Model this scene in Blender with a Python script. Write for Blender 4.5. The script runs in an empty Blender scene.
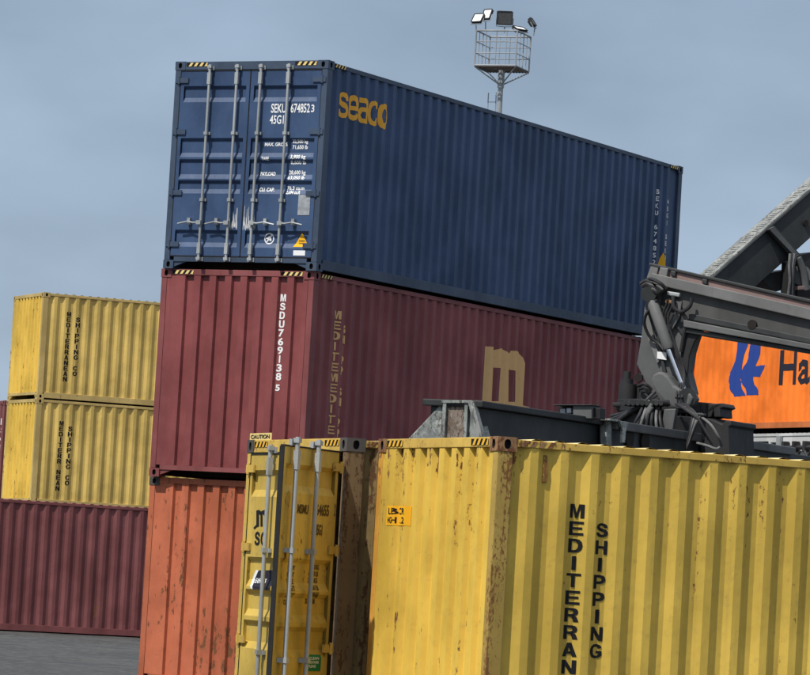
import bpy, bmesh, math, random
from mathutils import Vector, Matrix
random.seed(7)
S = bpy.context.scene
C = S.collection
rad = math.radians

# ------------------------------------------------------------------ camera
CAM_H, ROLL, PITCH, FPX = 1.732, 0.05812, 0.06130, 3863.0     # long telephoto, held slightly tilted
cp, sp, cr, sr = math.cos(PITCH), math.sin(PITCH), math.cos(ROLL), math.sin(ROLL)
RIGHT0, UP0, FWD = Vector((1, 0, 0)), Vector((0, -sp, cp)), Vector((0, cp, sp))
RIGHT = cr * RIGHT0 + sr * UP0
UP = -sr * RIGHT0 + cr * UP0
CAM = Vector((0, 0, CAM_H))
cam_d = bpy.data.cameras.new('camera')
cam = bpy.data.objects.new('camera', cam_d)
C.objects.link(cam)
m = Matrix.Identity(4)
for i in range(3):
    m[i][0], m[i][1], m[i][2], m[i][3] = RIGHT[i], UP[i], -FWD[i], CAM[i]
cam.matrix_world = m
cam_d.sensor_width = 36.0
cam_d.lens = FPX / 810 * 36
cam_d.clip_end = 6000
S.camera = cam

# ------------------------------------------------------------------ sun and sky
SUN_AZ, SUN_EL = rad(224.4), rad(56)
sunv = Vector((math.sin(SUN_AZ) * math.cos(SUN_EL), math.cos(SUN_AZ) * math.cos(SUN_EL), math.sin(SUN_EL)))
sd = bpy.data.lights.new('sun', 'SUN')
sd.energy = 4.0
sd.angle = rad(0.6)
sd.color = (1.0, 0.95, 0.87)
sun = bpy.data.objects.new('sun', sd)
C.objects.link(sun)
sun.rotation_euler = (-sunv).to_track_quat('-Z', 'Y').to_euler()
sun.location = (-40, -40, 90)

world = bpy.data.worlds.new('World')
S.world = world
world.use_nodes = True
wt = world.node_tree
wt.nodes.clear()
def wn(t, **k):
    n = wt.nodes.new(t)
    for a, b in k.items():
        setattr(n, a, b)
    return n
out = wn('ShaderNodeOutputWorld')
bg = wn('ShaderNodeBackground')
sky = wn('ShaderNodeTexSky', sky_type='NISHITA')
sky.sun_disc = False
sky.sun_elevation = SUN_EL
sky.sun_rotation = SUN_AZ
sky.air_density = 1.0
sky.dust_density = 1.0
sky.altitude = 0
tc = wn('ShaderNodeTexCoord')
mp = wn('ShaderNodeMapping')
mp.inputs['Scale'].default_value = (8, 8, 17)
mp.inputs['Location'].default_value = (2.1, 0.4, 0.7)
nz = wn('ShaderNodeTexNoise')
nz.inputs['Scale'].default_value = 1.0
nz.inputs['Detail'].default_value = 4
nz.inputs['Roughness'].default_value = 0.5
wt.links.new(tc.outputs['Generated'], mp.inputs['Vector'])
wt.links.new(mp.outputs['Vector'], nz.inputs['Vector'])
ramp = wn('ShaderNodeValToRGB')          # grey overcast cloud, thinner and thicker
ramp.color_ramp.elements[0].position = 0.33
ramp.color_ramp.elements[0].color = (2.45, 3.22, 4.30, 1)
ramp.color_ramp.elements[1].position = 0.68
ramp.color_ramp.elements[1].color = (3.80, 4.85, 6.30, 1)
wt.links.new(nz.outputs['Fac'], ramp.inputs['Fac'])
mx = wn('ShaderNodeMix', data_type='RGBA')
mx.inputs['Factor'].default_value = 0.88
wt.links.new(sky.outputs['Color'], mx.inputs[6])
wt.links.new(ramp.outputs['Color'], mx.inputs[7])
sepz = wn('ShaderNodeSeparateXYZ')           # sky overhead, out of view, brightened to lighten the shaded sides
wt.links.new(tc.outputs['Generated'], sepz.inputs[0])
zr = wn('ShaderNodeMapRange', interpolation_type='SMOOTHSTEP')
zr.inputs['From Min'].default_value = .24; zr.inputs['From Max'].default_value = .75
wt.links.new(sepz.outputs[2], zr.inputs['Value'])
hi = wn('ShaderNodeMix', data_type='RGBA')
hi.inputs[7].default_value = (7.6, 8.0, 9.0, 1)
wt.links.new(zr.outputs['Result'], hi.inputs['Factor'])
wt.links.new(mx.outputs[2], hi.inputs[6])
wt.links.new(hi.outputs[2], bg.inputs['Color'])
bg.inputs['Strength'].default_value = 0.088
wt.links.new(bg.outputs['Background'], out.inputs['Surface'])

S.view_settings.view_transform = 'Standard'
S.view_settings.look = 'None'
S.view_settings.exposure = 0.24
S.view_settings.gamma = 1.0
S.view_settings.use_curve_mapping = False
S.render.engine = 'CYCLES'
S.render.resolution_x, S.render.resolution_y = 1024, 853

# ------------------------------------------------------------------ mesh helpers
class MB:
    def __init__(s):
        s.v, s.f, s.mi = [], [], []
        s.cur = 0
    def vert(s, p):
        s.v.append(Vector(p)); return len(s.v) - 1
    def face(s, pts):
        s.f.append([s.vert(p) for p in pts]); s.mi.append(s.cur)
    def idx(s, ids):
        s.f.append(list(ids)); s.mi.append(s.cur)
    def box(s, x0, x1, y0, y1, z0, z1, M=None):
        P = [(x, y, z) for z in (z0, z1) for y in (y0, y1) for x in (x0, x1)]
        if M: P = [M(p) for p in P]
        i = [s.vert(p) for p in P]
        for q in ((0, 2, 3, 1), (4, 5, 7, 6), (0, 1, 5, 4), (2, 6, 7, 3), (0, 4, 6, 2), (1, 3, 7, 5)):
            s.idx([i[k] for k in q])
    def tube(s, path, r, n=10, cap=True):
        path = [Vector(p) for p in path]
        rs = r if isinstance(r, (list, tuple)) else [r] * len(path)
        rings = []
        ref = None
        for k, p in enumerate(path):
            a = path[max(k - 1, 0)]; b = path[min(k + 1, len(path) - 1)]
            t = (b - a).normalized()
            if ref is None:
                ref = Vector((0, 0, 1)) if abs(t.z) < .9 else Vector((1, 0, 0))
            u = (ref - t * ref.dot(t)).normalized(); ref = u
            w = t.cross(u)
            rings.append([s.vert(p + rs[k] * (math.cos(q * 2 * math.pi / n) * u + math.sin(q * 2 * math.pi / n) * w)) for q in range(n)])
        for a, b in zip(rings, rings[1:]):
            for q in range(n):
                s.idx([a[q], a[(q + 1) % n], b[(q + 1) % n], b[q]])
        if cap:
            s.idx(rings[0][::-1]); s.idx(rings[-1])
    def prism(s, front, back):
        n = len(front)
        a = [s.vert(p) for p in front]; b = [s.vert(p) for p in back]
        s.idx(a); s.idx(b[::-1])
        for k in range(n):
            s.idx([a[k], b[k], b[(k + 1) % n], a[(k + 1) % n]])
    def strip(s, A, B):
        a = [s.vert(p) for p in A]; b = [s.vert(p) for p in B]
        for k in range(len(a) - 1):
            s.idx([a[k], a[k + 1], b[k + 1], b[k]])
    def build(s, name, mats, parent=None, bevel=0, smooth=False):
        me = bpy.data.meshes.new(name)
        me.from_pydata([tuple(p) for p in s.v], [], s.f)
        if not isinstance(mats, (list, tuple)): mats = [mats]
        for mm in mats: me.materials.append(mm)
        for p, k in zip(me.polygons, s.mi): p.material_index = k
        bm = bmesh.new(); bm.from_mesh(me)
        bmesh.ops.remove_doubles(bm, verts=bm.verts, dist=1e-5)
        bmesh.ops.recalc_face_normals(bm, faces=bm.faces)
        if bevel:
            try:
                bmesh.ops.bevel(bm, geom=[e for e in bm.edges if e.is_manifold and e.calc_face_angle(0) > .6], offset=bevel, segments=2, affect='EDGES', profile=.6)
            except Exception: pass
        bm.to_mesh(me); bm.free()
        if smooth:
            me.shade_smooth()
            try: me.set_sharp_from_angle(angle=rad(40))
            except Exception: pass
        o = bpy.data.objects.new(name, me)
        C.objects.link(o)
        if parent: o.parent = parent
        return o

def empty(name, loc=(0, 0, 0), rz=0):
    o = bpy.data.objects.new(name, None)
    C.objects.link(o)
    o.location = loc; o.rotation_euler = (0, 0, rz)
    o.empty_display_size = .3
    return o
def tag(o, label=None, cat=None, group=None, kind=None):
    if label: o['label'] = label
    if cat: o['category'] = cat
    if group: o['group'] = group
    if kind: o['kind'] = kind
    return o

# ------------------------------------------------------------------ materials
def new_mat(name):
    mt = bpy.data.materials.new(name); mt.use_nodes = True
    nt = mt.node_tree
    return mt, nt, nt.nodes['Principled BSDF']
def N(nt, t, **k):
    n = nt.nodes.new(t)
    for a, b in k.items(): setattr(n, a, b)
    return n
def noise(nt, vec, scale, detail=5, rough=.55, sc=(1, 1, 1), loc=(0, 0, 0)):
    mpn = N(nt, 'ShaderNodeMapping')
    mpn.inputs['Scale'].default_value = sc
    mpn.inputs['Location'].default_value = loc
    nt.links.new(vec, mpn.inputs['Vector'])
    n = N(nt, 'ShaderNodeTexNoise')
    n.inputs['Scale'].default_value = scale
    n.inputs['Detail'].default_value = detail
    n.inputs['Roughness'].default_value = rough
    nt.links.new(mpn.outputs['Vector'], n.inputs['Vector'])
    return n.outputs['Fac']
def rampf(nt, fac, a, b, va=0., vb=1.):
    r = N(nt, 'ShaderNodeMapRange', interpolation_type='SMOOTHSTEP')
    r.inputs['From Min'].default_value = a; r.inputs['From Max'].default_value = b
    r.inputs['To Min'].default_value = va; r.inputs['To Max'].default_value = vb
    nt.links.new(fac, r.inputs['Value'])
    return r.outputs['Result']
def mixc(nt, fac, a, b):
    mxn = N(nt, 'ShaderNodeMix', data_type='RGBA')
    for i, x in ((0, fac), (6, a), (7, b)):
        if isinstance(x, (int, float)): mxn.inputs[i].default_value = x
        elif isinstance(x, (tuple, list)): mxn.inputs[i].default_value = (*x, 1) if len(x) == 3 else x
        else: nt.links.new(x, mxn.inputs[i])
    return mxn.outputs[2]
def mth(nt, op, a, b):
    n = N(nt, 'ShaderNodeMath', operation=op)
    for i, x in ((0, a), (1, b)):
        if isinstance(x, (int, float)): n.inputs[i].default_value = x
        else: nt.links.new(x, n.inputs[i])
    return n.outputs[0]

def paint(name, col, rust=.1, dirt=.3, rough=.5, seed=0., rustcol=((.10, .035, .015), (.20, .085, .035)), scuff=None, streak=.25, metallic=0., rscale=6.5, rrun=.22, top=0.):
    """weathered paint: uneven fading, vertical dirt runs, rust spots and runs"""
    mt, nt, bs = new_mat(name)
    co = N(nt, 'ShaderNodeTexCoord').outputs['Object']
    L = (seed * 3.1, seed * 1.7, seed * 2.3)
    fade = noise(nt, co, 1.1, 5, .6, (1, 1, .7), L)
    fine = noise(nt, co, 14, 6, .65, (1, 1, 1), L)
    run = noise(nt, co, 9, 5, .6, (1, 1, .05), L)
    pale = tuple(min(1, c * 1.16 + .012) for c in col)
    dark = tuple(c * .80 for c in col)
    base = mixc(nt, rampf(nt, fade, .32, .68), dark, pale)
    base = mixc(nt, mth(nt, 'MULTIPLY', rampf(nt, run, .50, .72), streak), base, tuple(c * .55 + .012 for c in col))
    base = mixc(nt, mth(nt, 'MULTIPLY', rampf(nt, fine, .52, .8), dirt), base, (.085, .07, .055))
    if scuff:
        sc = noise(nt, co, 5, 8, .75, (1, 1, .35), (L[0] + 5, L[1], L[2]))
        base = mixc(nt, rampf(nt, sc, .70 - .06 * scuff, .735), base, tuple(min(1, c * 1.5 + .10) for c in col))
    rn = noise(nt, co, rscale, 10, .70, (1, 1, .5), (L[0] + 9, L[1] + 2, L[2]))
    big = noise(nt, co, .9, 3, .5, (1, 1, 1), (L[0] + 3, L[1] + 7, L[2]))
    rr = mth(nt, 'ADD', mth(nt, 'MULTIPLY', rn, .72), mth(nt, 'MULTIPLY', big, .28))
    rr2 = mth(nt, 'ADD', rr, mth(nt, 'MULTIPLY', mth(nt, 'SUBTRACT', run, .5), rrun))
    if top:      # rust creeping down from the top rail
        sx = N(nt, 'ShaderNodeSeparateXYZ'); nt.links.new(co, sx.inputs[0])
        tz = rampf(nt, sx.outputs[2], 2.15, 2.85)
        rr2 = mth(nt, 'ADD', rr2, mth(nt, 'MULTIPLY', mth(nt, 'MULTIPLY', tz, tz), top))
    th = .715 - rust * .26
    rmask = rampf(nt, rr2, th, th + .05)
    rc = mixc(nt, noise(nt, co, 22, 4, .6), rustcol[0], rustcol[1])
    base = mixc(nt, rmask, base, rc)
    nt.links.new(base, bs.inputs['Base Color'])
    ro = mth(nt, 'ADD', rough, mth(nt, 'MULTIPLY', rmask, .35))
    ro = mth(nt, 'ADD', ro, mth(nt, 'MULTIPLY', mth(nt, 'SUBTRACT', fine, .5), .25))
    nt.links.new(ro, bs.inputs['Roughness'])
    bs.inputs['Specular IOR Level'].default_value = .35
    bs.inputs['Metallic'].default_value = metallic
    bp = N(nt, 'ShaderNodeBump')
    bp.inputs['Strength'].default_value = .35
    bp.inputs['Distance'].default_value = .026
    dent = noise(nt, co, 2.2, 3, .5, (1, 1, .8), L)
    h = mth(nt, 'ADD', mth(nt, 'MULTIPLY', dent, 1.3), mth(nt, 'SUBTRACT', mth(nt, 'MULTIPLY', fine, .12), mth(nt, 'MULTIPLY', rmask, .25)))
    nt.links.new(h, bp.inputs['Height'])
    nt.links.new(bp.outputs['Normal'], bs.inputs['Normal'])
    return mt
def plain(name, col, rough=.6, metallic=0., var=.25, scale=9, spec=.35):
    mt, nt, bs = new_mat(name)
    co = N(nt, 'ShaderNodeTexCoord').outputs['Object']
    f = noise(nt, co, scale, 6, .6)
    nt.links.new(mixc(nt, rampf(nt, f, .3, .7), tuple(c * (1 - var) for c in col), tuple(min(1, c * (1 + var)) for c in col)), bs.inputs['Base Color'])
    bs.inputs['Roughness'].default_value = rough
    bs.inputs['Metallic'].default_value = metallic
    bs.inputs['Specular IOR Level'].default_value = spec
    return mt
def lettering_mat(name, col, wear=.3):
    """stencil paint, scraped off in places"""
    mt, nt, bs = new_mat(name)
    co = N(nt, 'ShaderNodeTexCoord').outputs['Object']
    f = noise(nt, co, 11, 8, .7)
    nt.links.new(mixc(nt, mth(nt, 'MULTIPLY', rampf(nt, f, .5, .75), wear), col, tuple(c * .5 + .02 for c in col)), bs.inputs['Base Color'])
    bs.inputs['Roughness'].default_value = .8
    bs.inputs['Specular IOR Level'].default_value = .15
    return mt

YEL = (.585, .395, .058)
mat = {}
mat['blue'] = paint('blue_paint', (.025, .057, .132), .10, .16, .5, 1, streak=.3, rscale=14, rrun=.4, scuff=.15)
mat['blue_frame'] = paint('blue_frame_paint', (.034, .056, .096), .10, .25, .5, 2)
mat['maroon'] = paint('maroon_paint', (.196, .044, .044), .10, .15, .5, 3, scuff=.3)
mat['maroon_frame'] = paint('maroon_frame_paint', (.195, .050, .050), .22, .25, .55, 4)
mat['coral'] = paint('coral_paint', (.42, .108, .046), .56, .3, .65, 5, streak=.45, rscale=13, rrun=.4)
mat['coral_frame'] = paint('coral_frame_paint', (.38, .10, .042), .64, .3, .6, 6, rscale=15, rrun=.4)
mat['yellow'] = paint('yellow_paint', YEL, .36, .25, .62, 7, streak=.28, rscale=18, rrun=.38, top=.05)
mat['yellow_end'] = paint('yellow_end_paint', (.65, .43, .060), .42, .2, .62, 8, streak=.25, rscale=19, rrun=.55, top=.05)
mat['yellow_roof'] = paint('sunlit_dusty_roof_paint', (.66, .55, .26), .30, .3, .7, 33, rscale=12)  # pale tone carries sunlight on the roof ribs, with some dust
mat['yellow_rust_shaded'] = paint('shaded_rusted_yellow_paint', (.20, .135, .045), .66, .7, .75, 34, streak=.7, rscale=20, rrun=.6, rustcol=((.06, .028, .012), (.13, .065, .028)))  # rusty yellow, darkened to carry the shade on the open-door container's side
mat['yellow_post'] = paint('yellow_post_paint', (.60, .30, .045), .50, .3, .55, 30, rscale=18, rrun=.5, streak=.4)
mat['yellow_rail'] = paint('yellow_rail_paint', (.56, .37, .07), .60, .4, .6, 9, rscale=26, rrun=.4)
mat['shaded_rust_post'] = paint('shaded_rusty_post', (.15, .095, .04), .80, .5, .8, 31, rscale=36, rrun=.8, streak=.7, rustcol=((.06, .028, .012), (.13, .065, .028)))  # real rust, with the open leaf's shadow on this post put into the colour
mat['yellow_rusty'] = paint('rusty_yellow_paint', (.40, .27, .060), .76, .5, .75, 10, rscale=42, rrun=.8, streak=.7, rustcol=((.115, .046, .014), (.27, .135, .042)))
mat['casting_rusty'] = paint('rusty_casting', (.26, .14, .06), .80, .4, .75, 11, rscale=22)
mat['casting_dark'] = paint('dark_rust_casting', (.07, .06, .052), .5, .4, .75, 12)
mat['yellow_door'] = paint('yellow_door_paint', (.50, .345, .06), .34, .4, .6, 13, streak=.4, rscale=15, rrun=.4)
mat['pale_yellow'] = paint('faded_yellow_paint', (.58, .41, .105), .14, .2, .55, 14, streak=.2)
mat['pale_yellow_frame'] = paint('faded_yellow_frame_paint', (.48, .35, .12), .42, .3, .6, 15)
mat['brick'] = paint('brown_red_paint', (.165, .046, .046), .34, .25, .6, 16, streak=.35, rscale=11, rrun=.35, scuff=.4)
mat['orange'] = paint('bright_orange_paint', (.80, .175, .010), .08, .12, .55, 17, streak=.22, rrun=.4)
mat['orange_frame'] = paint('orange_frame_paint', (.50, .14, .035), .05, .2, .5, 18)
mat['white'] = paint('white_paint', (.52, .53, .52), .10, .3, .5, 19)
mat['zinc'] = paint('galvanised_steel', (.34, .36, .365), .12, .3, .5, 20, metallic=.25)
mat['mast'] = paint('mast_steel', (.30, .32, .33), .05, .2, .5, 21, metallic=.2)
mat['rubber'] = plain('black_rubber', (.012, .012, .013), .7)
mat['cavity'] = plain('casting_recess', (.014, .011, .010), .9)
mat['plywood'] = plain('container_floor', (.05, .035, .022), .9)
mat['black'] = lettering_mat('black_lettering', (.012, .012, .014), .5)
mat['white_let'] = lettering_mat('white_lettering', (.75, .76, .76), .25)
mat['gold_let'] = lettering_mat('gold_lettering', (.66, .41, .18), .3)
mat['orange_let'] = lettering_mat('orange_lettering', (.80, .40, .055), .2)
mat['navy_let'] = lettering_mat('dark_navy_lettering', (.022, .022, .035), .2)
mat['violet_let'] = lettering_mat('violet_blue_emblem', (.022, .055, .25), .15)
mat['grey_let'] = lettering_mat('grey_dark_lettering', (.10, .065, .02), .5)
mat['stripe'] = lettering_mat('pale_yellow_stripe', (.72, .55, .22), .3)
mat['stripe_y'] = lettering_mat('yellow_stripe', (.75, .42, .04), .3)
mat['sticker_y'] = lettering_mat('yellow_sticker', (.80, .42, .02), .1)
mat['sticker_w'] = lettering_mat('white_sticker', (.76, .77, .78), .1)
mat['sticker_g'] = lettering_mat('green_sticker', (.02, .16, .05), .2)
mat['plate'] = plain('aluminium_plate', (.36, .38, .40), .4, .3)
mat['grey_mach'] = paint('machine_grey_paint', (.092, .095, .095), .14, .45, .55, 22, scuff=.5)
mat['grey_light'] = paint('machine_light_grey_paint', (.135, .138, .136), .10, .4, .55, 23, scuff=.3)
mat['grey_dark'] = paint('machine_dark_grey_paint', (.021, .024, .025), .08, .25, .55, 24, scuff=.3)
mat['grease'] = paint('greasy_black_steel', (.011, .011, .012), .03, .08, .6, 25)
def mottled(name, cols, sc, seed):
    """steel scraped through several coats of paint"""
    mt, nt, bs = new_mat(name)
    co = N(nt, 'ShaderNodeTexCoord').outputs['Object']
    L = (seed, seed * 2.2, seed * .7)
    a = noise(nt, co, sc, 9, .72, (1, 1, .8), L); c2 = noise(nt, co, sc * 2.3, 9, .75, (1, 1, .5), (L[1], L[0], 3)); d = noise(nt, co, sc * .8, 8, .7, (1, 1, 1), (7, L[0], L[1]))
    base = mixc(nt, rampf(nt, a, .42, .56), cols[0], cols[1])
    base = mixc(nt, rampf(nt, c2, .53, .58), base, cols[2])
    base = mixc(nt, rampf(nt, d, .58, .63), base, cols[3])
    nt.links.new(base, bs.inputs['Base Color'])
    bs.inputs['Roughness'].default_value = .65
    bp = N(nt, 'ShaderNodeBump'); bp.inputs['Strength'].default_value = .5; bp.inputs['Distance'].default_value = .01
    nt.links.new(c2, bp.inputs['Height']); nt.links.new(bp.outputs['Normal'], bs.inputs['Normal'])
    return mt
mat['bare'] = mottled('scraped_grey_paint', [(.15, .165, .16), (.26, .285, .275), (.075, .062, .05), (.36, .38, .36)], 7, 1.3)
mat['scraped_brown'] = mottled('scraped_rusty_panel', [(.12, .085, .06), (.20, .16, .13), (.05, .035, .028), (.32, .32, .29)], 11, 4.1)
mat['worn'] = mottled('worn_pale_paint', [(.15, .16, .155), (.24, .25, .24), (.075, .077, .075), (.33, .34, .33)], 5, 2.7)
mat['pink'] = paint('dull_pink_paint', (.21, .14, .13), .25, .45, .6, 28, rustcol=((.12, .075, .065), (.2, .13, .11)))  # dull pinkish colour, used for a band along the upper boom web
mat['stain'] = paint('stained_web_steel', (.066, .066, .065), .16, .6, .6, 29, scuff=.5, streak=.7)
mat['chrome'] = plain('chrome_rod', (.75, .76, .78), .15, 1.0, .05)
mat['hose'] = plain('hydraulic_hose', (.022, .022, .024), .5)
mat['hose_grey'] = plain('dusty_hose', (.13, .13, .13), .6)
mat['glass'] = plain('floodlight_glass', (.88, .89, .90), .2, 0, .04)  # white base colour stands in for sky reflected in the glass
mat['lamp_dark'] = plain('dark_lamp_glass', (.06, .06, .06), .3, 0, .5, 40)
mat['cab_glass'] = plain('cab_glass', (.03, .04, .045), .08)
mat['tyre'] = plain('tyre_rubber', (.02, .02, .02), .85)

# ------------------------------------------------------------------ ground
def ground():
    mt, nt, bs = new_mat('asphalt')
    co = N(nt, 'ShaderNodeTexCoord').outputs['Object']
    a = noise(nt, co, .35, 6, .6, (1, .6, 1))
    b = noise(nt, co, 5, 10, .78, (1, .5, 1))
    c = noise(nt, co, .9, 9, .7, (.5, 1, 1), (4, 2, 0))
    base = mixc(nt, rampf(nt, a, .3, .7), (.016, .018, .018), (.038, .041, .039))
    base = mixc(nt, mth(nt, 'MULTIPLY', rampf(nt, b, .42, .68), .6), base, (.11, .11, .105))
    base = mixc(nt, rampf(nt, c, .54, .60), base, (.018, .020, .020))
    nt.links.new(base, bs.inputs['Base Color'])
    nt.links.new(rampf(nt, c, .45, .68, .85, .5), bs.inputs['Roughness'])
    bp = N(nt, 'ShaderNodeBump'); bp.inputs['Strength'].default_value = .5; bp.inputs['Distance'].default_value = .02
    nt.links.new(b, bp.inputs['Height']); nt.links.new(bp.outputs['Normal'], bs.inputs['Normal'])
    g = MB()
    g.face([(-2500, -300, 0), (2500, -300, 0), (2500, 4500, 0), (-2500, 4500, 0)])
    o = g.build('ground', mt)
    o['kind'] = 'structure'
ground()

# ------------------------------------------------------------------ text
def text_bm(s, size, bold=0., width=1.):
    """lettering outline as a flat bmesh (x right, y up), left bottom at 0,0"""
    cu = bpy.data.curves.new('t', 'FONT')
    cu.body = s; cu.size = size; cu.offset = bold * size; cu.resolution_u = 3
    o = bpy.data.objects.new('t', cu); C.objects.link(o)
    bpy.context.view_layer.update()
    me = bpy.data.meshes.new_from_object(o.evaluated_get(bpy.context.evaluated_depsgraph_get()))
    bm = bmesh.new(); bm.from_mesh(me)
    bpy.data.objects.remove(o); bpy.data.curves.remove(cu); bpy.data.meshes.remove(me)
    if bm.verts:
        x0 = min(v.co.x for v in bm.verts)
        for v in bm.verts:
            v.co.x = (v.co.x - x0) * width; v.co.z = 0
    return bm
GLYPH = {
 'E': [[(0,0),(1,0),(1,.18),(.28,.18),(.28,.42),(.92,.42),(.92,.59),(.28,.59),(.28,.82),(1,.82),(1,1),(0,1)]],
 'M': [[(0,0),(.23,0),(.23,.70),(.40,0),(.60,0),(.77,.70),(.77,0),(1,0),(1,1),(.67,1),(.5,.34),(.33,1),(0,1)]],
 'D': [[(0,0),(.52,0),(.78,.05),(.94,.22),(1,.5),(.94,.78),(.78,.95),(.52,1),(0,1)],[(.28,.18),(.49,.18),(.63,.23),(.70,.36),(.72,.5),(.70,.64),(.63,.77),(.49,.82),(.28,.82)]],
 'I': [[(0,0),(1,0),(1,1),(0,1)]],
 'T': [[(.36,0),(.64,0),(.64,.82),(1,.82),(1,1),(0,1),(0,.82),(.36,.82)]],
 'R': [[(0,0),(.28,0),(.28,.38),(.45,.38),(.57,.34),(.63,.2),(.68,0),(1,0),(.93,.22),(.87,.37),(.76,.45),(.9,.53),(.96,.70),(.92,.87),(.80,.97),(.62,1),(0,1)],[(.28,.56),(.54,.56),(.65,.61),(.68,.69),(.65,.78),(.54,.83),(.28,.83)]],
 'A': [[(0,0),(.28,0),(.35,.21),(.65,.21),(.72,0),(1,0),(.66,1),(.34,1)],[(.41,.38),(.59,.38),(.5,.72)]],
 'N': [[(0,0),(.27,0),(.27,.60),(.70,0),(1,0),(1,1),(.73,1),(.73,.40),(.30,1),(0,1)]],
 'S': [[(0,.30),(.27,.33),(.33,.22),(.5,.17),(.65,.2),(.71,.28),(.65,.36),(.45,.42),(.18,.50),(.06,.61),(.03,.74),(.11,.89),(.28,.98),(.5,1.01),(.74,.97),(.90,.86),(.95,.69),(.68,.67),(.62,.78),(.48,.83),(.36,.81),(.31,.74),(.38,.67),(.6,.61),(.85,.53),(.97,.41),(1,.27),(.92,.11),(.74,.01),(.5,-.01),(.22,.03),(.06,.14)]],
 'H': [[(0,0),(.28,0),(.28,.42),(.72,.42),(.72,0),(1,0),(1,1),(.72,1),(.72,.60),(.28,.60),(.28,1),(0,1)]],
 'P': [[(0,0),(.28,0),(.28,.36),(.6,.36),(.83,.42),(.96,.55),(.99,.69),(.95,.85),(.82,.96),(.6,1),(0,1)],[(.28,.54),(.52,.54),(.65,.59),(.70,.68),(.65,.78),(.52,.82),(.28,.82)]],
 'G': [[(1,.52),(.55,.52),(.55,.35),(.73,.35),(.73,.25),(.63,.18),(.52,.165),(.38,.21),(.30,.33),(.28,.5),(.30,.67),(.38,.79),(.52,.835),(.65,.79),(.71,.69),(.98,.74),(.92,.87),(.78,.97),(.55,1.01),(.30,.97),(.10,.82),(.01,.6),(0,.45),(.04,.25),(.15,.09),(.33,0),(.53,-.01),(.75,.03),(.9,.11),(1,.19)]],
 'C': [[(.72,.36),(.65,.22),(.53,.165),(.39,.21),(.30,.33),(.28,.5),(.30,.67),(.39,.79),(.53,.835),(.65,.79),(.71,.68),(.98,.73),(.92,.87),(.78,.97),(.55,1.01),(.30,.97),(.10,.82),(.01,.6),(.01,.4),(.1,.18),(.3,.03),(.55,-.01),(.78,.03),(.93,.14),(1,.31)]],
 'O': [[(.5,-.01),(.8,.05),(.96,.25),(1,.5),(.96,.75),(.8,.95),(.5,1.01),(.2,.95),(.04,.75),(0,.5),(.04,.25),(.2,.05)],[(.5,.165),(.65,.22),(.71,.36),(.72,.5),(.71,.64),(.65,.78),(.5,.835),(.35,.78),(.29,.64),(.28,.5),(.29,.36),(.35,.22)]],
 'U': [[(0,1),(0,.35),(.06,.14),(.22,.02),(.5,-.01),(.78,.02),(.94,.14),(1,.35),(1,1),(.72,1),(.72,.36),(.66,.21),(.5,.165),(.34,.21),(.28,.36),(.28,1)]],
 'e': [[(.97,.40),(.30,.40),(.34,.26),(.5,.20),(.66,.23),(.78,.32),(.95,.21),(.8,.05),(.5,-.01),(.2,.06),(.02,.3),(0,.5),(.03,.72),(.2,.94),(.5,1.01),(.8,.94),(.96,.72),(1,.55)],[(.31,.57),(.69,.57),(.64,.73),(.5,.79),(.36,.73)]],
 'a': [[(1,0),(1,.70),(.92,.88),(.72,1),(.1,1),(.1,.80),(.60,.80),(.70,.74),(.70,.63),(.32,.63),(.08,.52),(0,.31),(.08,.10),(.32,0)],[(.70,.18),(.70,.45),(.40,.45),(.30,.31),(.40,.18)]],
 'o': [[(.52,-.03),(.80,.05),(.96,.26),(1,.5),(.95,.76),(.79,.95),(.5,1.01),(.2,.94),(.04,.74),(0,.5),(.05,.22),(.24,.03)],[(.52,.21),(.64,.28),(.69,.40),(.70,.52),(.67,.66),(.60,.76),(.48,.80),(.36,.74),(.31,.62),(.30,.48),(.34,.34),(.42,.25)]],
 's': None, 'c': None }
GLYPH['s'] = GLYPH['S']; GLYPH['c'] = GLYPH['C']
GLYPHW = {'I': .34, 'M': 1.15, 's': .95, 'e': 1.05, 'a': 1.0, 'c': 1.0, 'o': 1.15}
def glyph_bm(ch, w, h):
    cu = bpy.data.curves.new('g', 'CURVE'); cu.dimensions = '2D'; cu.fill_mode = 'BOTH'
    for P in GLYPH[ch]:
        sp_ = cu.splines.new('POLY'); sp_.points.add(len(P) - 1); sp_.use_cyclic_u = True
        for q, (x, y) in zip(sp_.points, P): q.co = (x * w, y * h, 0, 1)
    o = bpy.data.objects.new('g', cu); C.objects.link(o)
    bpy.context.view_layer.update()
    me = bpy.data.meshes.new_from_object(o.evaluated_get(bpy.context.evaluated_depsgraph_get()))
    bm = bmesh.new(); bm.from_mesh(me)
    bpy.data.objects.remove(o); bpy.data.curves.remove(cu); bpy.data.meshes.remove(me)
    for v in bm.verts: v.co.z = 0
    return bm
def bounds(bm):
    xs = [v.co.x for v in bm.verts]; ys = [v.co.y for v in bm.verts]
    return (min(xs), max(xs), min(ys), max(ys)) if xs else (0, 0, 0, 0)
def merge(dst, src, dx, dy):
    mp_ = {}
    for v in src.verts: mp_[v] = dst.verts.new((v.co.x + dx, v.co.y + dy, 0))
    for f in src.faces:
        try: dst.faces.new([mp_[v] for v in f.verts])
        except ValueError: pass
    src.free()
def word(s, u, v, height, bold=.015, width=None, anchor='l', total=None):
    """one line; cap height = height, placed with its left bottom at (u, v)"""
    d = bmesh.new()
    b = text_bm(s, height * 1.38, bold)
    x0, x1, y0, y1 = bounds(b)
    k = width or 1.
    if total: k = total / (x1 - x0)
    for q in b.verts: q.co.x *= k
    off = 0 if anchor == 'l' else -(x1 - x0) * k / 2
    merge(d, b, u + off, v)
    return d
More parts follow.
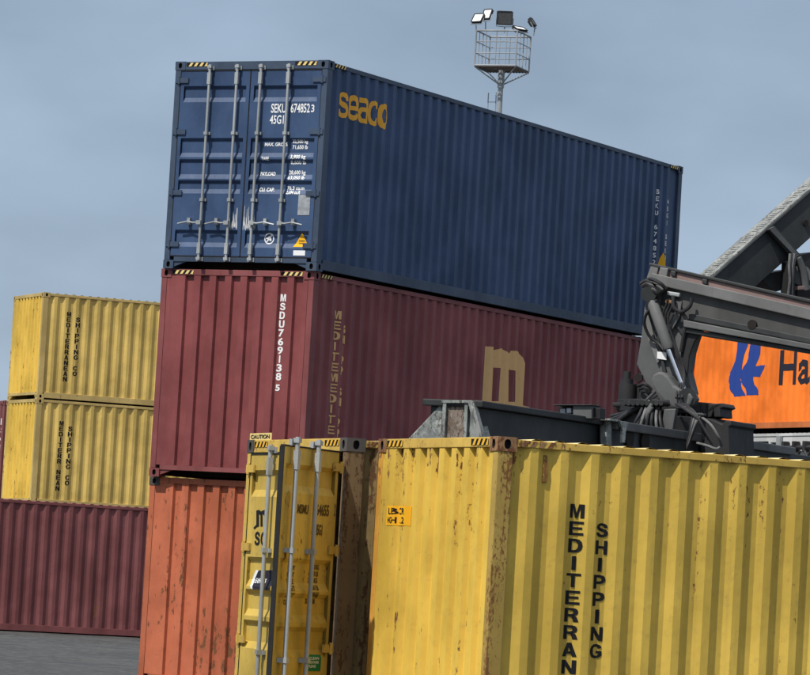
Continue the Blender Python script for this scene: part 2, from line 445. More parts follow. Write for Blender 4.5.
def stack(s, u, vtop, cap, step, width, bold=.03):
    """letters one under the other, centred on u"""
    d = bmesh.new()
    for i, ch in enumerate(s):
        if ch == ' ': continue
        if ch in GLYPH:
            b = glyph_bm(ch, width * (.32 if ch == 'I' else 1), cap)
            merge(d, b, u - width * (.16 if ch == 'I' else .5), vtop - i * step - cap)
            continue
        b = text_bm(ch, cap * 1.38, bold)
        x0, x1, y0, y1 = bounds(b)
        k = width / max(x1 - x0, 1e-6)
        if ch in 'I1': k = min(k, 1.0)
        k = min(k, 1.6)
        for q in b.verts: q.co.x = (q.co.x - (x0 + x1) / 2) * k
        merge(d, b, u, vtop - i * step - cap)
    return d
def blocks(s, u, v, height, total, gap=.14):
    """bold sans letters drawn as block glyphs, fitted to a total width"""
    ws = [GLYPHW.get(ch, 1.0) for ch in s]
    k = total / (sum(ws) + gap * (len(s) - 1))
    d = bmesh.new(); x = u
    for ch, w_ in zip(s, ws):
        if ch in GLYPH: merge(d, glyph_bm(ch, w_ * k, height), x, v)
        x += (w_ + gap) * k
    return d
def polys(lists):
    d = bmesh.new()
    for P in lists:
        vs = [d.verts.new((x, y, 0)) for x, y in P]
        d.faces.new(vs)
    bmesh.ops.triangulate(d, faces=d.faces)
    return d
def wrapped(bm, name, mt, parent, place, ucuts=(), vcuts=()):
    """cut the flat lettering where the panel folds and lay it onto the panel: place(u, v) -> container point"""
    x0, x1, y0, y1 = bounds(bm)
    for c in ucuts:
        if x0 < c < x1:
            bmesh.ops.bisect_plane(bm, geom=bm.verts[:] + bm.edges[:] + bm.faces[:], plane_co=(c, 0, 0), plane_no=(1, 0, 0))
    for c in vcuts:
        if y0 < c < y1:
            bmesh.ops.bisect_plane(bm, geom=bm.verts[:] + bm.edges[:] + bm.faces[:], plane_co=(0, c, 0), plane_no=(0, 1, 0))
    for v in bm.verts: v.co = place(v.co.x, v.co.y)
    me = bpy.data.meshes.new(name); bm.to_mesh(me); bm.free()
    me.materials.append(mt)
    o = bpy.data.objects.new(name, me); C.objects.link(o); o.parent = parent
    return o

# ------------------------------------------------------------------ shipping containers
W = 2.438
PIT = .2757
def side_profile(L):
    """folds of the corrugated side: list of (s, depth)"""
    P = [(.148, .044)]
    s = .2355
    while s + .29 < L - .16:
        k = .012 if L > 12.1915 else 0.      # the tall stack has steeper ribs
        P += [(s, .044), (s + .068 - k, .008), (s + .140 + k, .008), (s + .208, .044)]
        s += PIT
    P.append((L - .148, .044))
    return P
def end_profile():
    P = [(.098, .010)]
    s = .175
    while s + .2 < W - .1:
        P += [(s, .010), (s + .020, .054), (s + .122, .054), (s + .142, .010)]
        s += .2475
    P.append((W - .098, .010))
    return P
def depth_at(P, s):
    if s <= P[0][0]: return P[0][1]
    for (a, da), (b, db) in zip(P, P[1:]):
        if a <= s <= b:
            return da + (db - da) * (s - a) / max(b - a, 1e-9)
    return P[-1][1]

def casting_mesh(mb, s0, s1, e0, e1, z0, z1, s_out, e_out):
    """hollow-looking corner casting with an oval hole in its two outer faces and its top"""
    n = 16
    def holed(o, u, v, w, h, rx, ry, inw):
        ring, rim = [], []
        for k in range(n):
            a = 2 * math.pi * k / n + math.pi / n
            ca, sa = math.cos(a), math.sin(a)
            t = min(w / 2 / abs(ca) if abs(ca) > 1e-6 else 9, h / 2 / abs(sa) if abs(sa) > 1e-6 else 9)
            ring.append(o + u * (ca * t) + v * (sa * t))
            rim.append(o + u * (rx * math.copysign(abs(ca) ** .8, ca)) + v * (ry * math.copysign(abs(sa) ** .8, sa)))
        mb.cur = 0
        # corners of the rectangle filled by small triangles
        for k in range(n):
            j = (k + 1) % n
            mb.face([ring[k], ring[j], rim[j], rim[k]])
        for cu_, cv_ in ((1, 1), (-1, 1), (-1, -1), (1, -1)):
            c = o + u * (cu_ * w / 2) + v * (cv_ * h / 2)
            q = sorted(range(n), key=lambda k: (ring[k] - c).length)[:2]
            mb.face([ring[q[0]], c, ring[q[1]]])
        mb.cur = 1
        inner = [p + inw * .035 for p in rim]
        for k in range(n):
            j = (k + 1) % n
            mb.face([rim[k], rim[j], inner[j], inner[k]])
        mb.face(inner)
        mb.cur = 0
    sm, em, zm = (s0 + s1) / 2, (e0 + e1) / 2, (z0 + z1) / 2
    X, Y, Z = Vector((1, 0, 0)), Vector((0, 1, 0)), Vector((0, 0, 1))
    so, si = (s0, s1) if s_out < 0 else (s1, s0)
    eo, ei = (e0, e1) if e_out < 0 else (e1, e0)
    holed(Vector((so, em, zm)), Y, Z, e1 - e0, z1 - z0, .028, .040, X * -s_out)
    holed(Vector((sm, eo, zm)), X, Z, s1 - s0, z1 - z0, .030, .040, Y * -e_out)
    mb.face([(si, e0, z0), (si, e1, z0), (si, e1, z1), (si, e0, z1)])
    mb.face([(s0, ei, z0), (s1, ei, z0), (s1, ei, z1), (s0, ei, z1)])
    mb.face([(s0, e0, z0), (s1, e0, z0), (s1, e1, z0), (s0, e1, z0)])
    mb.face([(s0, e0, z1), (s1, e0, z1), (s1, e1, z1), (s0, e1, z1)])

class Leaf:
    """door leaf space: u from hinge, d outward, z up"""
    def __init__(s, hx, hy, du, dn):
        s.h = Vector((hx, hy, 0)); s.du = Vector((du[0], du[1], 0)); s.dn = Vector((dn[0], dn[1], 0))
    def __call__(s, p):
        return s.h + s.du * p[0] + s.dn * p[1] + Vector((0, 0, p[2]))

def leaf_depth(z, rec):
    for (a, b) in rec:
        if a < z < b:
            up, lo = .04, .065
            if z > b - up: return -.034 * (b - z) / up
            if z < a + lo: return -.034 * (z - a) / lo
            return -.034
    return 0.

def build_leaf(c, M, w, z0, z1, rec, rods, mats, hinge_left, handle_dir, label=None):
    mb = MB()
    fr = .055
    zs = sorted({z0, z1} | {q for a, b in rec for q in (a, a + .065, b - .04, b)})
    for ua, ub in ((fr, w - fr),):
        prof = [(leaf_depth(z + 1e-7, rec) if z < z1 else 0, z) for z in zs]
        prof = []
        for z in zs:
            d = -.034 if any(abs(z - (a + .065)) < 1e-6 or abs(z - (b - .04)) < 1e-6 for a, b in rec) else 0.
            prof.append((d, z))
        mb.strip([M((ua, d, z)) for d, z in prof], [M((ub, d, z)) for d, z in prof])
        for a, b in rec:      # closing walls at the two sides of each pressed recess
            for uu in (ua, ub):
                mb.face([M((uu, 0, a)), M((uu, -.034, a + .065)), M((uu, -.034, b - .04)), M((uu, 0, b))])
    mb.box(0, fr, -.042, 0.0, z0, z1, M)
    mb.box(w - fr, w, -.042, 0.0, z0, z1, M)
    mb.face([M((fr, -.0405, z0)), M((w - fr, -.0405, z0)), M((w - fr, -.0405, z1)), M((fr, -.0405, z1))])
    mb.face([M((fr, -.042, z0)), M((w - fr, -.042, z0)), M((w - fr, 0, z0)), M((fr, 0, z0))])
    mb.face([M((fr, -.042, z1)), M((w - fr, -.042, z1)), M((w - fr, 0, z1)), M((fr, 0, z1))])
    leaf = mb.build('door', mats['door'], c)
    if label: leaf['label'] = label
    g = MB()
    for a in ((-.010, -.001, -.036, .006, z0, z1), (w + .001, w + .012, -.038, .006, z0, z1), (0, w, -.036, .006, z1 + .001, z1 + .014), (0, w, -.036, .006, z0 - .014, z0 - .001)):
        g.box(*a, M)
    g.build('gasket', mat['rubber'], leaf)
    for k, u in enumerate(rods):
        r = MB()
        za, zb = z0 - .075, z1 + .085
        r.tube([M((u, .055, za)), M((u, .055, zb))], mats.get('rod_r', .0195), 12)
        for zz in (za + .01, zb - .05):                     # cam ends
            r.box(u - .030, u + .030, .028, .080, zz, zz + .04, M)
        r.box(u - .026, u + .026, .034, .078, z0 + .02, z0 + .17, M)
        r.box(u - .026, u + .026, .034, .078, z1 - .19, z1 - .03, M)
        rod = r.build('locking_bar', mats['rod'], leaf, 0, True)
        for f in (.30, .66):                                # guide brackets
            b = MB()
            zz = z0 + (z1 - z0) * f
            b.box(u - .045, u + .045, .001, .030, zz - .02, zz + .02, M)
            b.box(u - .026, u + .026, .0305, .082, zz - .022, zz + .022, M)
            b.build('bar_bracket', mats['rod'], leaf)
        for zz in (z0 - .052, z1 + .035):
            b = MB()
            b.box(u - .05, u + .05, -.004, .026, zz - .025, zz + .03, M)
            b.build('bar_keeper', mats['rod'], leaf)
        hh = MB()
        zz = z0 + (z1 - z0) * .176
        sgn = handle_dir
        hh.box(min(u - .02 * sgn, u + .05 * sgn), max(u - .02 * sgn, u + .05 * sgn), .030, .100, zz - .028, zz + .028, M)
        hh.tube([M((u, .088, zz)), M((u + sgn * .10, .090, zz - .006)), M((u + sgn * .20, .080, zz + .012)), M((u + sgn * .36, .072, zz - .02))], .012, 8)
        hh.box(u + sgn * .2 - .022, u + sgn * .2 + .022, .002, .055, zz - .03, zz + .065, M)
        hh.build('handle', mats['rod'], leaf)
    for f in (.06, .34, .67, .95):
        h = MB()
        zz = z0 + (z1 - z0) * f
        h.box(-.075, .13, .004, .020, zz - .035, zz + .035, M)
        h.tube([M((-.02, .016, zz - .05)), M((-.02, .016, zz + .05))], .018, 8)
        h.build('hinge', mats['frame'], leaf)
    return leaf

def stripes(c, name, P, a0, a1, z0, z1, n, yellow, side, dirty=False):
    """hazard stripes near a corner: P(a, z, out) -> point"""
    mb = MB()
    mb.cur = 0
    mb.face([P(a0, z0, .003), P(a1, z0, .003), P(a1, z1, .003), P(a0, z1, .003)])
    mb.cur = 1
    st = (a1 - a0) / n
    sl = (z1 - z0) * .7 * side
    for k in range(n):
        b = a0 + st * k + st * .1
        w_ = st * .5
        q = [(b, z0), (b + w_, z0), (b + w_ + sl, z1), (b + sl, z1)]
        q = [(min(max(x, a0), a1), z) for x, z in q]
        mb.face([P(x, z, .006) for x, z in q])
    return mb.build(name, [mat['black'], mat[yellow]] if not dirty else [mat['yellow_rail'], mat['casting_rusty']], c)

def container(label, loc, yaw, L, H, mats, end='corr', group=None, open_deg=0, stripe=None, far='corr', seed=0, rec=None, rods=((.49, .93), (.49, .93)), rod_r=.0195):
    c = empty('shipping_container', loc, yaw)
    tag(c, label, 'shipping container', group or 'shipping containers stacked in the yard')
    CS, CE, CZ = .178, .162, .118
    # corner castings, a child each
    for s_o in (-1, 1):
        for e_o in (-1, 1):
            for top in (0, 1):
                mb = MB()
                s0 = 0 if s_o < 0 else L - CS
                e0 = 0 if e_o < 0 else W - CE
                z0 = 0 if not top else H - CZ
                casting_mesh(mb, s0, s0 + CS, e0, e0 + CE, z0, z0 + CZ, s_o, e_o)
                mm = mats['casting']
                if isinstance(mm, dict): mm = mm.get((s_o, e_o, top), mm['x'])
                mb.build('corner_casting', [mm, mat['cavity']], c)
    # corner posts
    for s_o in (-1, 1):
        for e_o in (-1, 1):
            mb = MB()
            f = (lambda p, a=s_o, b=e_o: Vector((p[0] if a < 0 else L - p[0], p[1] if b < 0 else W - p[1], p[2])))
            mb.box(.006, (mats.get('post_w', .145) if s_o < 0 else .145), .005, .094, CZ, H - CZ, f)
            mm = mats['post']
            if isinstance(mm, dict): mm = mm.get((s_o, e_o), mm['x'])
            mb.build('corner_post', mm, c, .008)
    # rails
    for e_o in (0, 1):
        f = (lambda p, b=e_o: Vector((p[0], W - p[1] if b else p[1], p[2])))
        mb = MB(); mb.box(CS + .001, L - CS - .001, .003, .063, H - .078, H - .016, f); mb.build('top_side_rail', mats['rail'], c, .006)
        mb = MB(); mb.box(CS + .001, L - CS - .001, .003, .053, .028, .165, f); mb.build('bottom_side_rail', mats['rail_low'], c, .005)
        # corrugated side
        P = side_profile(L) if not mats.get('flat') else [(.148, .02), (L - .148, .02)]
        mb = MB()
        mb.strip([f((s, d, .166)) for s, d in P], [f((s, d, H - .079)) for s, d in P])
        lid = [f((s, d, H - .0785)) for s, d in P]
        mb.build('side_panel', mats['side'], c)
    for s_o in (0, 1):
        f = (lambda p, b=s_o: Vector((L - p[0] if b else p[0], p[1], p[2])))
        hh = .085 if (end if not s_o else far) == 'corr' else .118
        mb = MB(); mb.box(.004, .07, CE + .001, W - CE - .001, H - hh, H - .004, f); mb.build('header', mats['rail'] if 'header' not in mats else mats['header'], c, .005)
        mb = MB(); mb.box(.006, .08, CE + .001, W - CE - .001, .100, .165, f)
        for e in (CE + .001, W - CE - .001):                # gussets under the sill
            k = 1 if e < 1 else -1
            a = [f((.02, e, .028)), f((.02, e, .0995)), f((.02, e + k * .20, .0995))]
            mb.prism(a, [p + f((.03, 0, 0)) - f((0, 0, 0)) for p in a])
        mb.build('bottom_end_rail', mats['rail'] if 'header' not in mats else mats['header'], c)
    # roof with shallow cross corrugations
    mb = MB()
    P = [(CS, H - .03)]
    s = CS + .12
    while s + .2 < L - CS:
        P += [(s + .17 * q / 8, H - .03 + .030 * math.sin(math.pi * q / 8) ** .8) for q in range(9)]
        s += .209
    P.append((L - CS, H - .03))
    mb.strip([(s, .0635, z) for s, z in P], [(s, W - .0635, z) for s, z in P])
    mb.face([(.071, CE, H - .03), (CS, CE, H - .03), (CS, W - CE, H - .03), (.071, W - CE, H - .03)])
    mb.face([(L - .071, CE, H - .03), (L - CS, CE, H - .03), (L - CS, W - CE, H - .03), (L - .071, W - CE, H - .03)])
    mb.build('roof_panel', mats.get('roof', mats['side']), c)
    mb = MB()
    mb.box(.09, L - .09, .06, W - .06, .13, .16)
    s = .5
    while s < L - .4:
        mb.box(s, s + .05, .06, W - .06, .035, .129); s += .6
    mb.build('floor', mat['plywood'], c)
    # ends
    zt = H - (.086 if end == 'corr' else .134)
    Pe = end_profile()
    def corr_end(f, name='end_panel'):
        mb = MB()
        mb.strip([f((d, e, .166)) for e, d in Pe], [f((d, e, H - .086)) for e, d in Pe])
        mb.build(name, mats['end'], c)
    fl = lambda p: Vector((L - p[0], p[1], p[2]))
    idt = lambda p: Vector(p)
    corr_end(fl)
    c['L'] = L
    doors = []
    if end == 'corr':
        corr_end(idt)
    else:
        z0, z1 = .185, H - .138
        hz = z1 - z0
        R_ = [(z1 - hz * b, z1 - hz * a) for a, b in (rec or ((.085, .175), (.365, .465), (.477, .577), (.590, .668), (.847, .945)))]
        w = (W - .2) / 2 - .008
        fr = {'door': mats['end'], 'rod': mats.get('rod', mat['zinc']), 'frame': mats['rail'], 'rod_r': rod_r}
        ML = Leaf(.012, W - .1, (0, -1), (-1, 0))
        doors.append((build_leaf(c, ML, w, z0, z1, R_, rods[0], fr, True, -1), ML, R_))
        th = rad(open_deg)
        if open_deg:
            # right leaf swung open about the corner
            du = (-math.sin(th), math.cos(th)); dn = (-math.cos(th), -math.sin(th))
            MR = Leaf(-.07, -.012, du, dn)
        else:
            MR = Leaf(.012, .1, (0, 1), (-1, 0))
        doors.append((build_leaf(c, MR, w, z0, z1, R_, rods[1], fr, False, 1 if open_deg else -1,
                                 'door leaf swung open, in shade' if open_deg else None), MR, R_))
    if stripe:
        pe = lambda a, z, o: Vector((.004 - o, a, z))
        stripes(c, 'warning_stripes', pe, CE + .02, CE + .36, H - .070, H - .018, 4, stripe, -1)
        stripes(c, 'warning_stripes', pe, W - CE - .36, W - CE - .02, H - .070, H - .018, 4, stripe, -1)
        ps = lambda a, z, o: Vector((a, .003 - o, z))
        stripes(c, 'warning_stripes', ps, CS + .02, CS + .34, H - .071, H - .022, 4, stripe, 1, stripe == 'stripe_y')
        stripes(c, 'warning_stripes', ps, L - CS - .34, L - CS - .02, H - .071, H - .022, 4, stripe, 1, stripe == 'stripe_y')
    return c, doors

def on_side(c, L):
    P = side_profile(L)
    return (lambda u, v: Vector((u, depth_at(P, u) - .004, v))), [s for s, d in P]
def on_end():
    P = end_profile()
    return (lambda u, v: Vector((depth_at(P, W - u) - .004, W - u, v))), [W - s for s, d in P]
def on_leaf(M, rec, right):
    cuts = [q for a, b in rec for q in (a, a + .065, b - .04, b)]
    if right:   # u measured from the left end of the right-hand leaf
        return cuts
    return cuts
def plate(c, name, mt, pts, d=.006):
    """thin plate glued on a face: four corner points and an outward vector"""
    o = Vector(pts[-1])
    q = [Vector(p) for p in pts[:-1]]
    mb = MB(); mb.prism([p + o * d for p in q], [p + o * .0005 for p in q])
    return mb.build(name, mt, c)

# ------------------------------------------------------------------ measuring helpers (photo point -> point on a vertical plane)
def ray(px, py):
    return ((px - 405) / FPX * RIGHT - (py - 337.5) / FPX * UP + FWD).normalized()
class Plane:
    """vertical plane through o, running along horizontal direction d"""
    def __init__(s, o, d):
        s.o = Vector(o); s.d = Vector((d[0], d[1], 0)).normalized()
        s.n = Vector((s.d.y, -s.d.x, 0))
    def hit(s, px, py, off=0.):
        r = ray(px, py)
        t = (s.o + s.n * off - CAM).dot(s.n) / r.dot(s.n)
        return CAM + r * t
    def uv(s, px, py):
        p = s.hit(px, py) - s.o
        return p.dot(s.d), p.z
def side_plane(c): return Plane(c.location, (math.cos(c.rotation_euler.z), math.sin(c.rotation_euler.z)))
def end_plane(c):
    a = c.rotation_euler.z
    e = Vector((-math.sin(a), math.cos(a), 0))
    return Plane(Vector(c.location) + e * W, -e)
def leaf_plane(c, M):
    a = c.rotation_euler.z
    Rz = Matrix.Rotation(a, 3, 'Z')
    return Rz @ M.h + Vector(c.location), Rz @ M.du

HC, STD, L40, L20 = 2.896, 2.591, 12.19, 6.058
L40B = 12.192
GEN = 'shipping containers stacked in the yard'
YAWB = 1.087

# --- the tall stack: coral at the bottom, maroon, blue on top
cor, _ = container('rusty coral orange container at the bottom of the tall stack, under the maroon one', (-1.281, 52.70, 0), YAWB, L40B, HC,
    dict(casting=mat['casting_dark'], post=mat['coral_frame'], rail=mat['coral_frame'], rail_low=mat['coral_frame'], side=mat['coral'], end=mat['coral']))
mar, _ = container('maroon container with gold lettering between the coral and the blue container', (-1.284, 52.55, HC), YAWB, L40B, HC,
    dict(casting=mat['maroon_frame'], post=mat['maroon_frame'], rail=mat['maroon_frame'], rail_low=mat['maroon_frame'], side=mat['maroon'], end=mat['maroon']), stripe='stripe')
blu, bdoors = container('dark blue container with galvanised door bars, on top of the tall stack', (-1.262, 52.48, 2 * HC), YAWB, L40B, HC,
    dict(casting=mat['blue_frame'], post=mat['blue_frame'], rail=mat['blue_frame'], rail_low=mat['blue_frame'], side=mat['blue'], end=mat['blue']), end='door', stripe='stripe',
    rec=((.080, .168), (.363, .467), (.478, .584), (.592, .664), (.861, .953)))
# blue doors: numbers, plate, stickers
(leafL, ML, RL), (leafR, MR, RR) = bdoors
def end_text(bm, name, mt, c, M, rec, right):
    cuts = [q for a, b in rec for q in (a, a + .065, b - .04, b)]
    x_left = W - .1
    def place(u, v):
        e = W - u
        d = leaf_depth(v, rec)
        return Vector((.012 - d - .004, e, v))
    return wrapped(bm, name, mt, c, place, (), cuts)
for s_, u, v, h, tot in (('SEKU', 1.575, 2.175, .125, .235), ('674852', 1.885, 2.175, .125, .30), ('3', 2.205, 2.18, .105, .05), ('45G1', 1.565, 2.02, .12, .22)):
    end_text(word(s_, u, v, h, .018, total=tot), 'lettering', mat['white_let'], leafR, MR, RR, True)
for s_, u, v, h, tot in (('MAX. GROSS', 1.49, 1.715, .048, .36), ('32,500 kg', 1.93, 1.755, .048, .24), ('71,650 lb', 1.93, 1.675, .052, .24),
                         ('TARE', 1.465, 1.515, .048, .12), ('3,900 kg', 1.92, 1.54, .052, .24), ('8,600 lb', 1.92, 1.465, .048, .24),
                         ('PAYLOAD', 1.45, 1.305, .052, .24), ('28,600 kg', 1.90, 1.325, .054, .26), ('63,050 lb', 1.90, 1.25, .052, .26),
                         ('CU. CAP.', 1.45, 1.085, .054, .24), ('76.3 cu.m', 1.885, 1.11, .05, .27), ('2,694 cu.ft', 1.885, 1.05, .05, .22)):
    end_text(word(s_, u, v, h, .03, total=tot), 'lettering', mat['white_let'], leafR, MR, RR, True)
ep = lambda u, v: (.011, W - u, v)
def end_plate(parent, name, mt, u0, u1, v0, v1, d=.004):
    return plate(parent, name, mt, [ep(u0, v0), ep(u1, v0), ep(u1, v1), ep(u0, v1), (-1, 0, 0)], d)
end_plate(leafR, 'data_plate', mat['plate'], 2.09, 2.275, .76, 1.04)
end_plate(leafR, 'label_sticker', mat['sticker_w'], 2.06, 2.245, .205, .275)
end_text(word('CAUTION', 2.075, .225, .03, .02, total=.15), 'lettering', mat['navy_let'], leafR, MR, RR, True)
mb = MB()
pr = lambda u, v: Vector((.012 - leaf_depth(v, RR) - .006, W - u, v))
tri = bmesh.new(); tv = [tri.verts.new(p) for p in ((2.045, .325, 0), (2.275, .325, 0), (2.165, .52, 0))]; tri.faces.new(tv)
end_text(tri, 'warning_sticker', mat['sticker_y'], leafR, MR, RR, True)
for z_, h_ in ((.40, .02), (.365, .018)):
    end_text(word('WARNING', 2.12, z_, h_, .02, total=.09), 'lettering', mat['black'], leafR, MR, RR, True).location = (-.003, 0, 0)
rg = bmesh.new()
for a0 in range(0, 24):
    a, b = a0 * math.pi / 12, (a0 + 1) * math.pi / 12
    q = [rg.verts.new((1.65 + r_ * math.cos(t), .435 + r_ * math.sin(t), 0)) for r_, t in ((.062, a), (.078, a), (.078, b), (.062, b))]
    rg.faces.new(q)
for P_ in (((1.60, .39), (1.62, .385), (1.70, .48), (1.68, .49)), ((1.63, .46), (1.66, .40), (1.69, .41), (1.66, .475)), ((1.60, .43), (1.64, .425), (1.64, .445), (1.605, .45))):
    rg.faces.new([rg.verts.new((x, y, 0)) for x, y in P_])
end_text(rg, 'round_emblem', mat['white_let'], leafR, MR, RR, True)
# scraped patches in the middle, over both leaves' edges
for leaf_, (ua, ub), n_ in ((leafL, (1.00, 1.15), 16), (leafR, (1.24, 1.44), 24)):
    sc = bmesh.new()
    for k in range(n_):
        u = ua + (ub - ua) * (k + random.random() * .6) / n_
        v0 = .54 + random.random() * .08; v1 = v0 + random.choice((.04, .09, .16, .26))
        w_ = (ub - ua) / n_ * .33
        sc.faces.new([sc.verts.new(q) for q in ((u - w_, v0, 0), (u + w_ * .6, v0 - .015, 0), (u + w_ * 1.25, (v0 + v1) / 2, 0), (u + w_ * .9, v1, 0), (u - w_ * .2, v1 + .02, 0))])
    end_text(sc, 'scrape', mat['white_let'], leaf_, MR, RR, True)
# blue side: logo and far column of numbers
pl, cuts = on_side(blu, L40B)
wrapped(blocks('seaco', .41, 2.17, .35, 1.45, .15), 'logo', mat['orange_let'], blu, pl, cuts)
for s_, u, vt in (('SEKU 674852 3', 11.28, 2.42), ('45G1 SEKU', 11.66, 2.30)):
    wrapped(stack(s_, u, vt, .075, .115, .06, .02), 'lettering', mat['white_let'], blu, pl, cuts)
bpy.context.view_layer.update()
bp_ = side_plane(blu)
wrapped(polys([[bp_.uv(659, 268), bp_.uv(668.5, 268), bp_.uv(663.8, 252.5)]]), 'warning_sticker', mat['sticker_y'], blu, pl, cuts)

# maroon lettering
pe_, ce_ = on_end()
wrapped(stack('MSDU769138', 1.945, 2.575, .100, .120, .085, .03), 'lettering', mat['white_let'], mar, pe_, ce_)
wrapped(stack('5', 1.94, 1.335, .085, .1, .07, .035), 'lettering', mat['white_let'], mar, pe_, ce_)
pm, cm = on_side(mar, L40B)
wrapped(stack('MEDITEMEDITE', .77, 2.42, .115, .1445, .15, .035), 'lettering', mat['gold_let'], mar, pm, cm)
wrapped(stack('SHIPP SHIPP', .985, 2.24, .115, .1445, .13, .03), 'lettering', mat['gold_let'], mar, pm, cm)
mp_ = side_plane(mar)
def trace(pl_, P, x0, y0, k): return [pl_.uv(x0 + x / k, y0 + y / k) for x, y in P]
bpy.context.view_layer.update()
MS = [[(92, 88), (140, 92), (138, 205), (130, 385), (128, 412), (76, 405)], [(140, 110), (178, 95), (222, 135), (222, 214), (168, 205), (138, 203)],
      [(168, 205), (222, 214), (220, 388), (220, 432), (164, 420), (166, 385)], [(222, 135), (232, 112), (272, 115), (300, 180), (303, 225), (247, 220), (222, 214)],
      [(247, 220), (303, 225), (303, 300), (297, 405), (325, 420), (320, 442), (245, 435), (245, 388)], [(130, 385), (166, 385), (164, 420), (128, 412)],
      [(220, 388), (245, 388), (245, 435), (220, 432)], [(40, 378), (76, 385), (76, 405), (40, 398)]]
wrapped(polys([trace(mp_, P, 470, 330, 5.4) for P in MS]), 'logo', mat['gold_let'], mar, pm, cm)

# --- yellow container in front, end and long side towards the camera
R_ = mat['casting_rusty']
yel, _ = container('large bright yellow container in front with rust eaten corner post and black lettering', (.800, 31.24, 0), .412, L40, HC,
    dict(casting=R_, post={(-1, -1): mat['yellow_rusty'], (-1, 1): mat['yellow_post'], 'x': mat['yellow_rail']}, rail=mat['yellow_rail'], rail_low=mat['yellow_rail'], side=mat['yellow'], end=mat['yellow_end'], roof=mat['yellow_roof']), stripe='stripe_y')
py_, cy_ = on_side(yel, L40)
yp, ye = side_plane(yel), end_plane(yel)
u1, v1 = yp.uv(577.9, 504.0); u2, v2 = yp.uv(603, 523.2)
wrapped(stack('MEDITERRANEAN', u1 + .012, v1, .113, .1412, .125, .04), 'lettering', mat['black'], yel, py_, cy_)
wrapped(stack('SHIPPING CO', u2 + .012, v2, .113, .1412, .12, .04), 'lettering', mat['black'], yel, py_, cy_)
mb = MB()
uv_, vv_ = yp.uv(546.5, 470)
mb.prism([(uv_ - .018, .026, vv_ - .10), (uv_ + .022, .026, vv_ - .10), (uv_ + .026, .022, vv_ - .02), (uv_ + .012, .026, vv_ + .12), (uv_ - .012, .026, vv_ + .12)],
         [(uv_ - .018, .05, vv_ - .10), (uv_ + .022, .05, vv_ - .10), (uv_ + .026, .05, vv_ - .02), (uv_ + .012, .05, vv_ + .12), (uv_ - .012, .05, vv_ + .12)])
mb.build('vent_cover', mat['yellow_rusty'], yel, .004)
pq, cq = on_end()
a0, b0 = ye.uv(386.5, 505.5); a1, b1 = ye.uv(405, 525.5)
wrapped(polys([[(a0, b1), (a1, b1), (a1, b0), (a0, b0)]]), 'height_sticker', mat['sticker_y'], yel, lambda u, v: pq(u, v), cq)
for s_, fx, fz in (('LB', .10, .58), ('CR', .62, .58), ('HGH', .08, .12), ('1.2', .62, .12)):
    wrapped(word(s_, a0 + (a1 - a0) * fx, b1 + (b0 - b1) * fz, .055, .01, total=(a1 - a0) * .28), 'lettering', mat['black'], yel, lambda u, v: pq(u, v) + Vector((-.004, 0, 0)), cq)

# --- yellow container beside it, right door leaf swung open
dark_c = mat['casting_dark']
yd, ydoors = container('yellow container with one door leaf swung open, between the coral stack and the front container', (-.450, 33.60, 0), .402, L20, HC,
    dict(post_w=.175, casting=dark_c, post={(-1, -1): mat['shaded_rust_post'], 'x': mat['yellow_rail']}, rail=mat['yellow_rail'], rail_low=mat['yellow_rail'], side=mat['yellow_rust_shaded'], end=mat['yellow_door']), end='door', open_deg=133, rods=((.62, .95), (.545, .97)), rod_r=.0205, stripe='stripe_y',
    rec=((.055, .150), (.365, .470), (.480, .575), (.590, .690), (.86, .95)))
(dl, DL, RDL), (dr, DR, RDR) = ydoors
lo, ld = leaf_plane(yd, DR)
lp = Plane(lo, -ld)       # u runs left to right on the open leaf, hinge at u = 0 (negative towards the free edge)
lcut = [q for a, b in RDR for q in (a, a + .065, b - .04, b)]
def on_open(u, v): return DR((-u, leaf_depth(v, RDR) + .004, v))
K = 6.75
def open_word(s_, x0, x1, yt, yb, bold=.03, mt='grey_let'):
    ua, va = lp.uv(240 + x0 / K, 480 + yb / K); ub, vb = lp.uv(240 + x1 / K, 480 + yt / K)
    uc, vc = lp.uv(240 + x0 / K, 480 + yt / K)
    wrapped(word(s_, ua, va, max(vc - va, .03), bold, total=ub - ua), 'lettering', mat[mt], dr, on_open, (), lcut)
for a in (('MSMU', 385, 462, 160, 222), ('64655', 512, 602, 160, 235), ('2', 634, 646, 160, 240), ('45G1', 505, 556, 296, 368)): open_word(*a)
for k, yy in enumerate((575, 620, 665, 712, 760, 806)):
    open_word(('MAX.WT', 'MAX.WT', 'TARE', 'NET', 'NET', 'CU.CAP')[k], 345 - k * 6, 395 - k * 6, yy, yy + 34)
    open_word(('30,480 KG', '67,200 LB', '2,200 KG', '4,850 LB', '28,280 KG', '33.2 CU.M')[k], 490 - k * 6, 556 - k * 6, yy - 6, yy + 28)
ga, gb = lp.uv(307, 654.5), lp.uv(320, 671)
wrapped(polys([[(ga[0], gb[1]), (gb[0], gb[1]), (gb[0], ga[1]), (ga[0], ga[1])]]), 'notice_sticker', mat['sticker_g'], dr, on_open, (), lcut)
for k in range(3):
    wrapped(word(('CLEAN', 'CONTAINER', 'PLEASE')[k], ga[0] + (gb[0] - ga[0]) * .12, ga[1] + (gb[1] - ga[1]) * (.30 + .24 * k), .024, .01, total=(gb[0] - ga[0]) * (.7 if k != 2 else .5)), 'lettering', mat['white_let'], dr, lambda u, v: DR((-u, leaf_depth(v, RDR) + .007, v)), (), lcut)
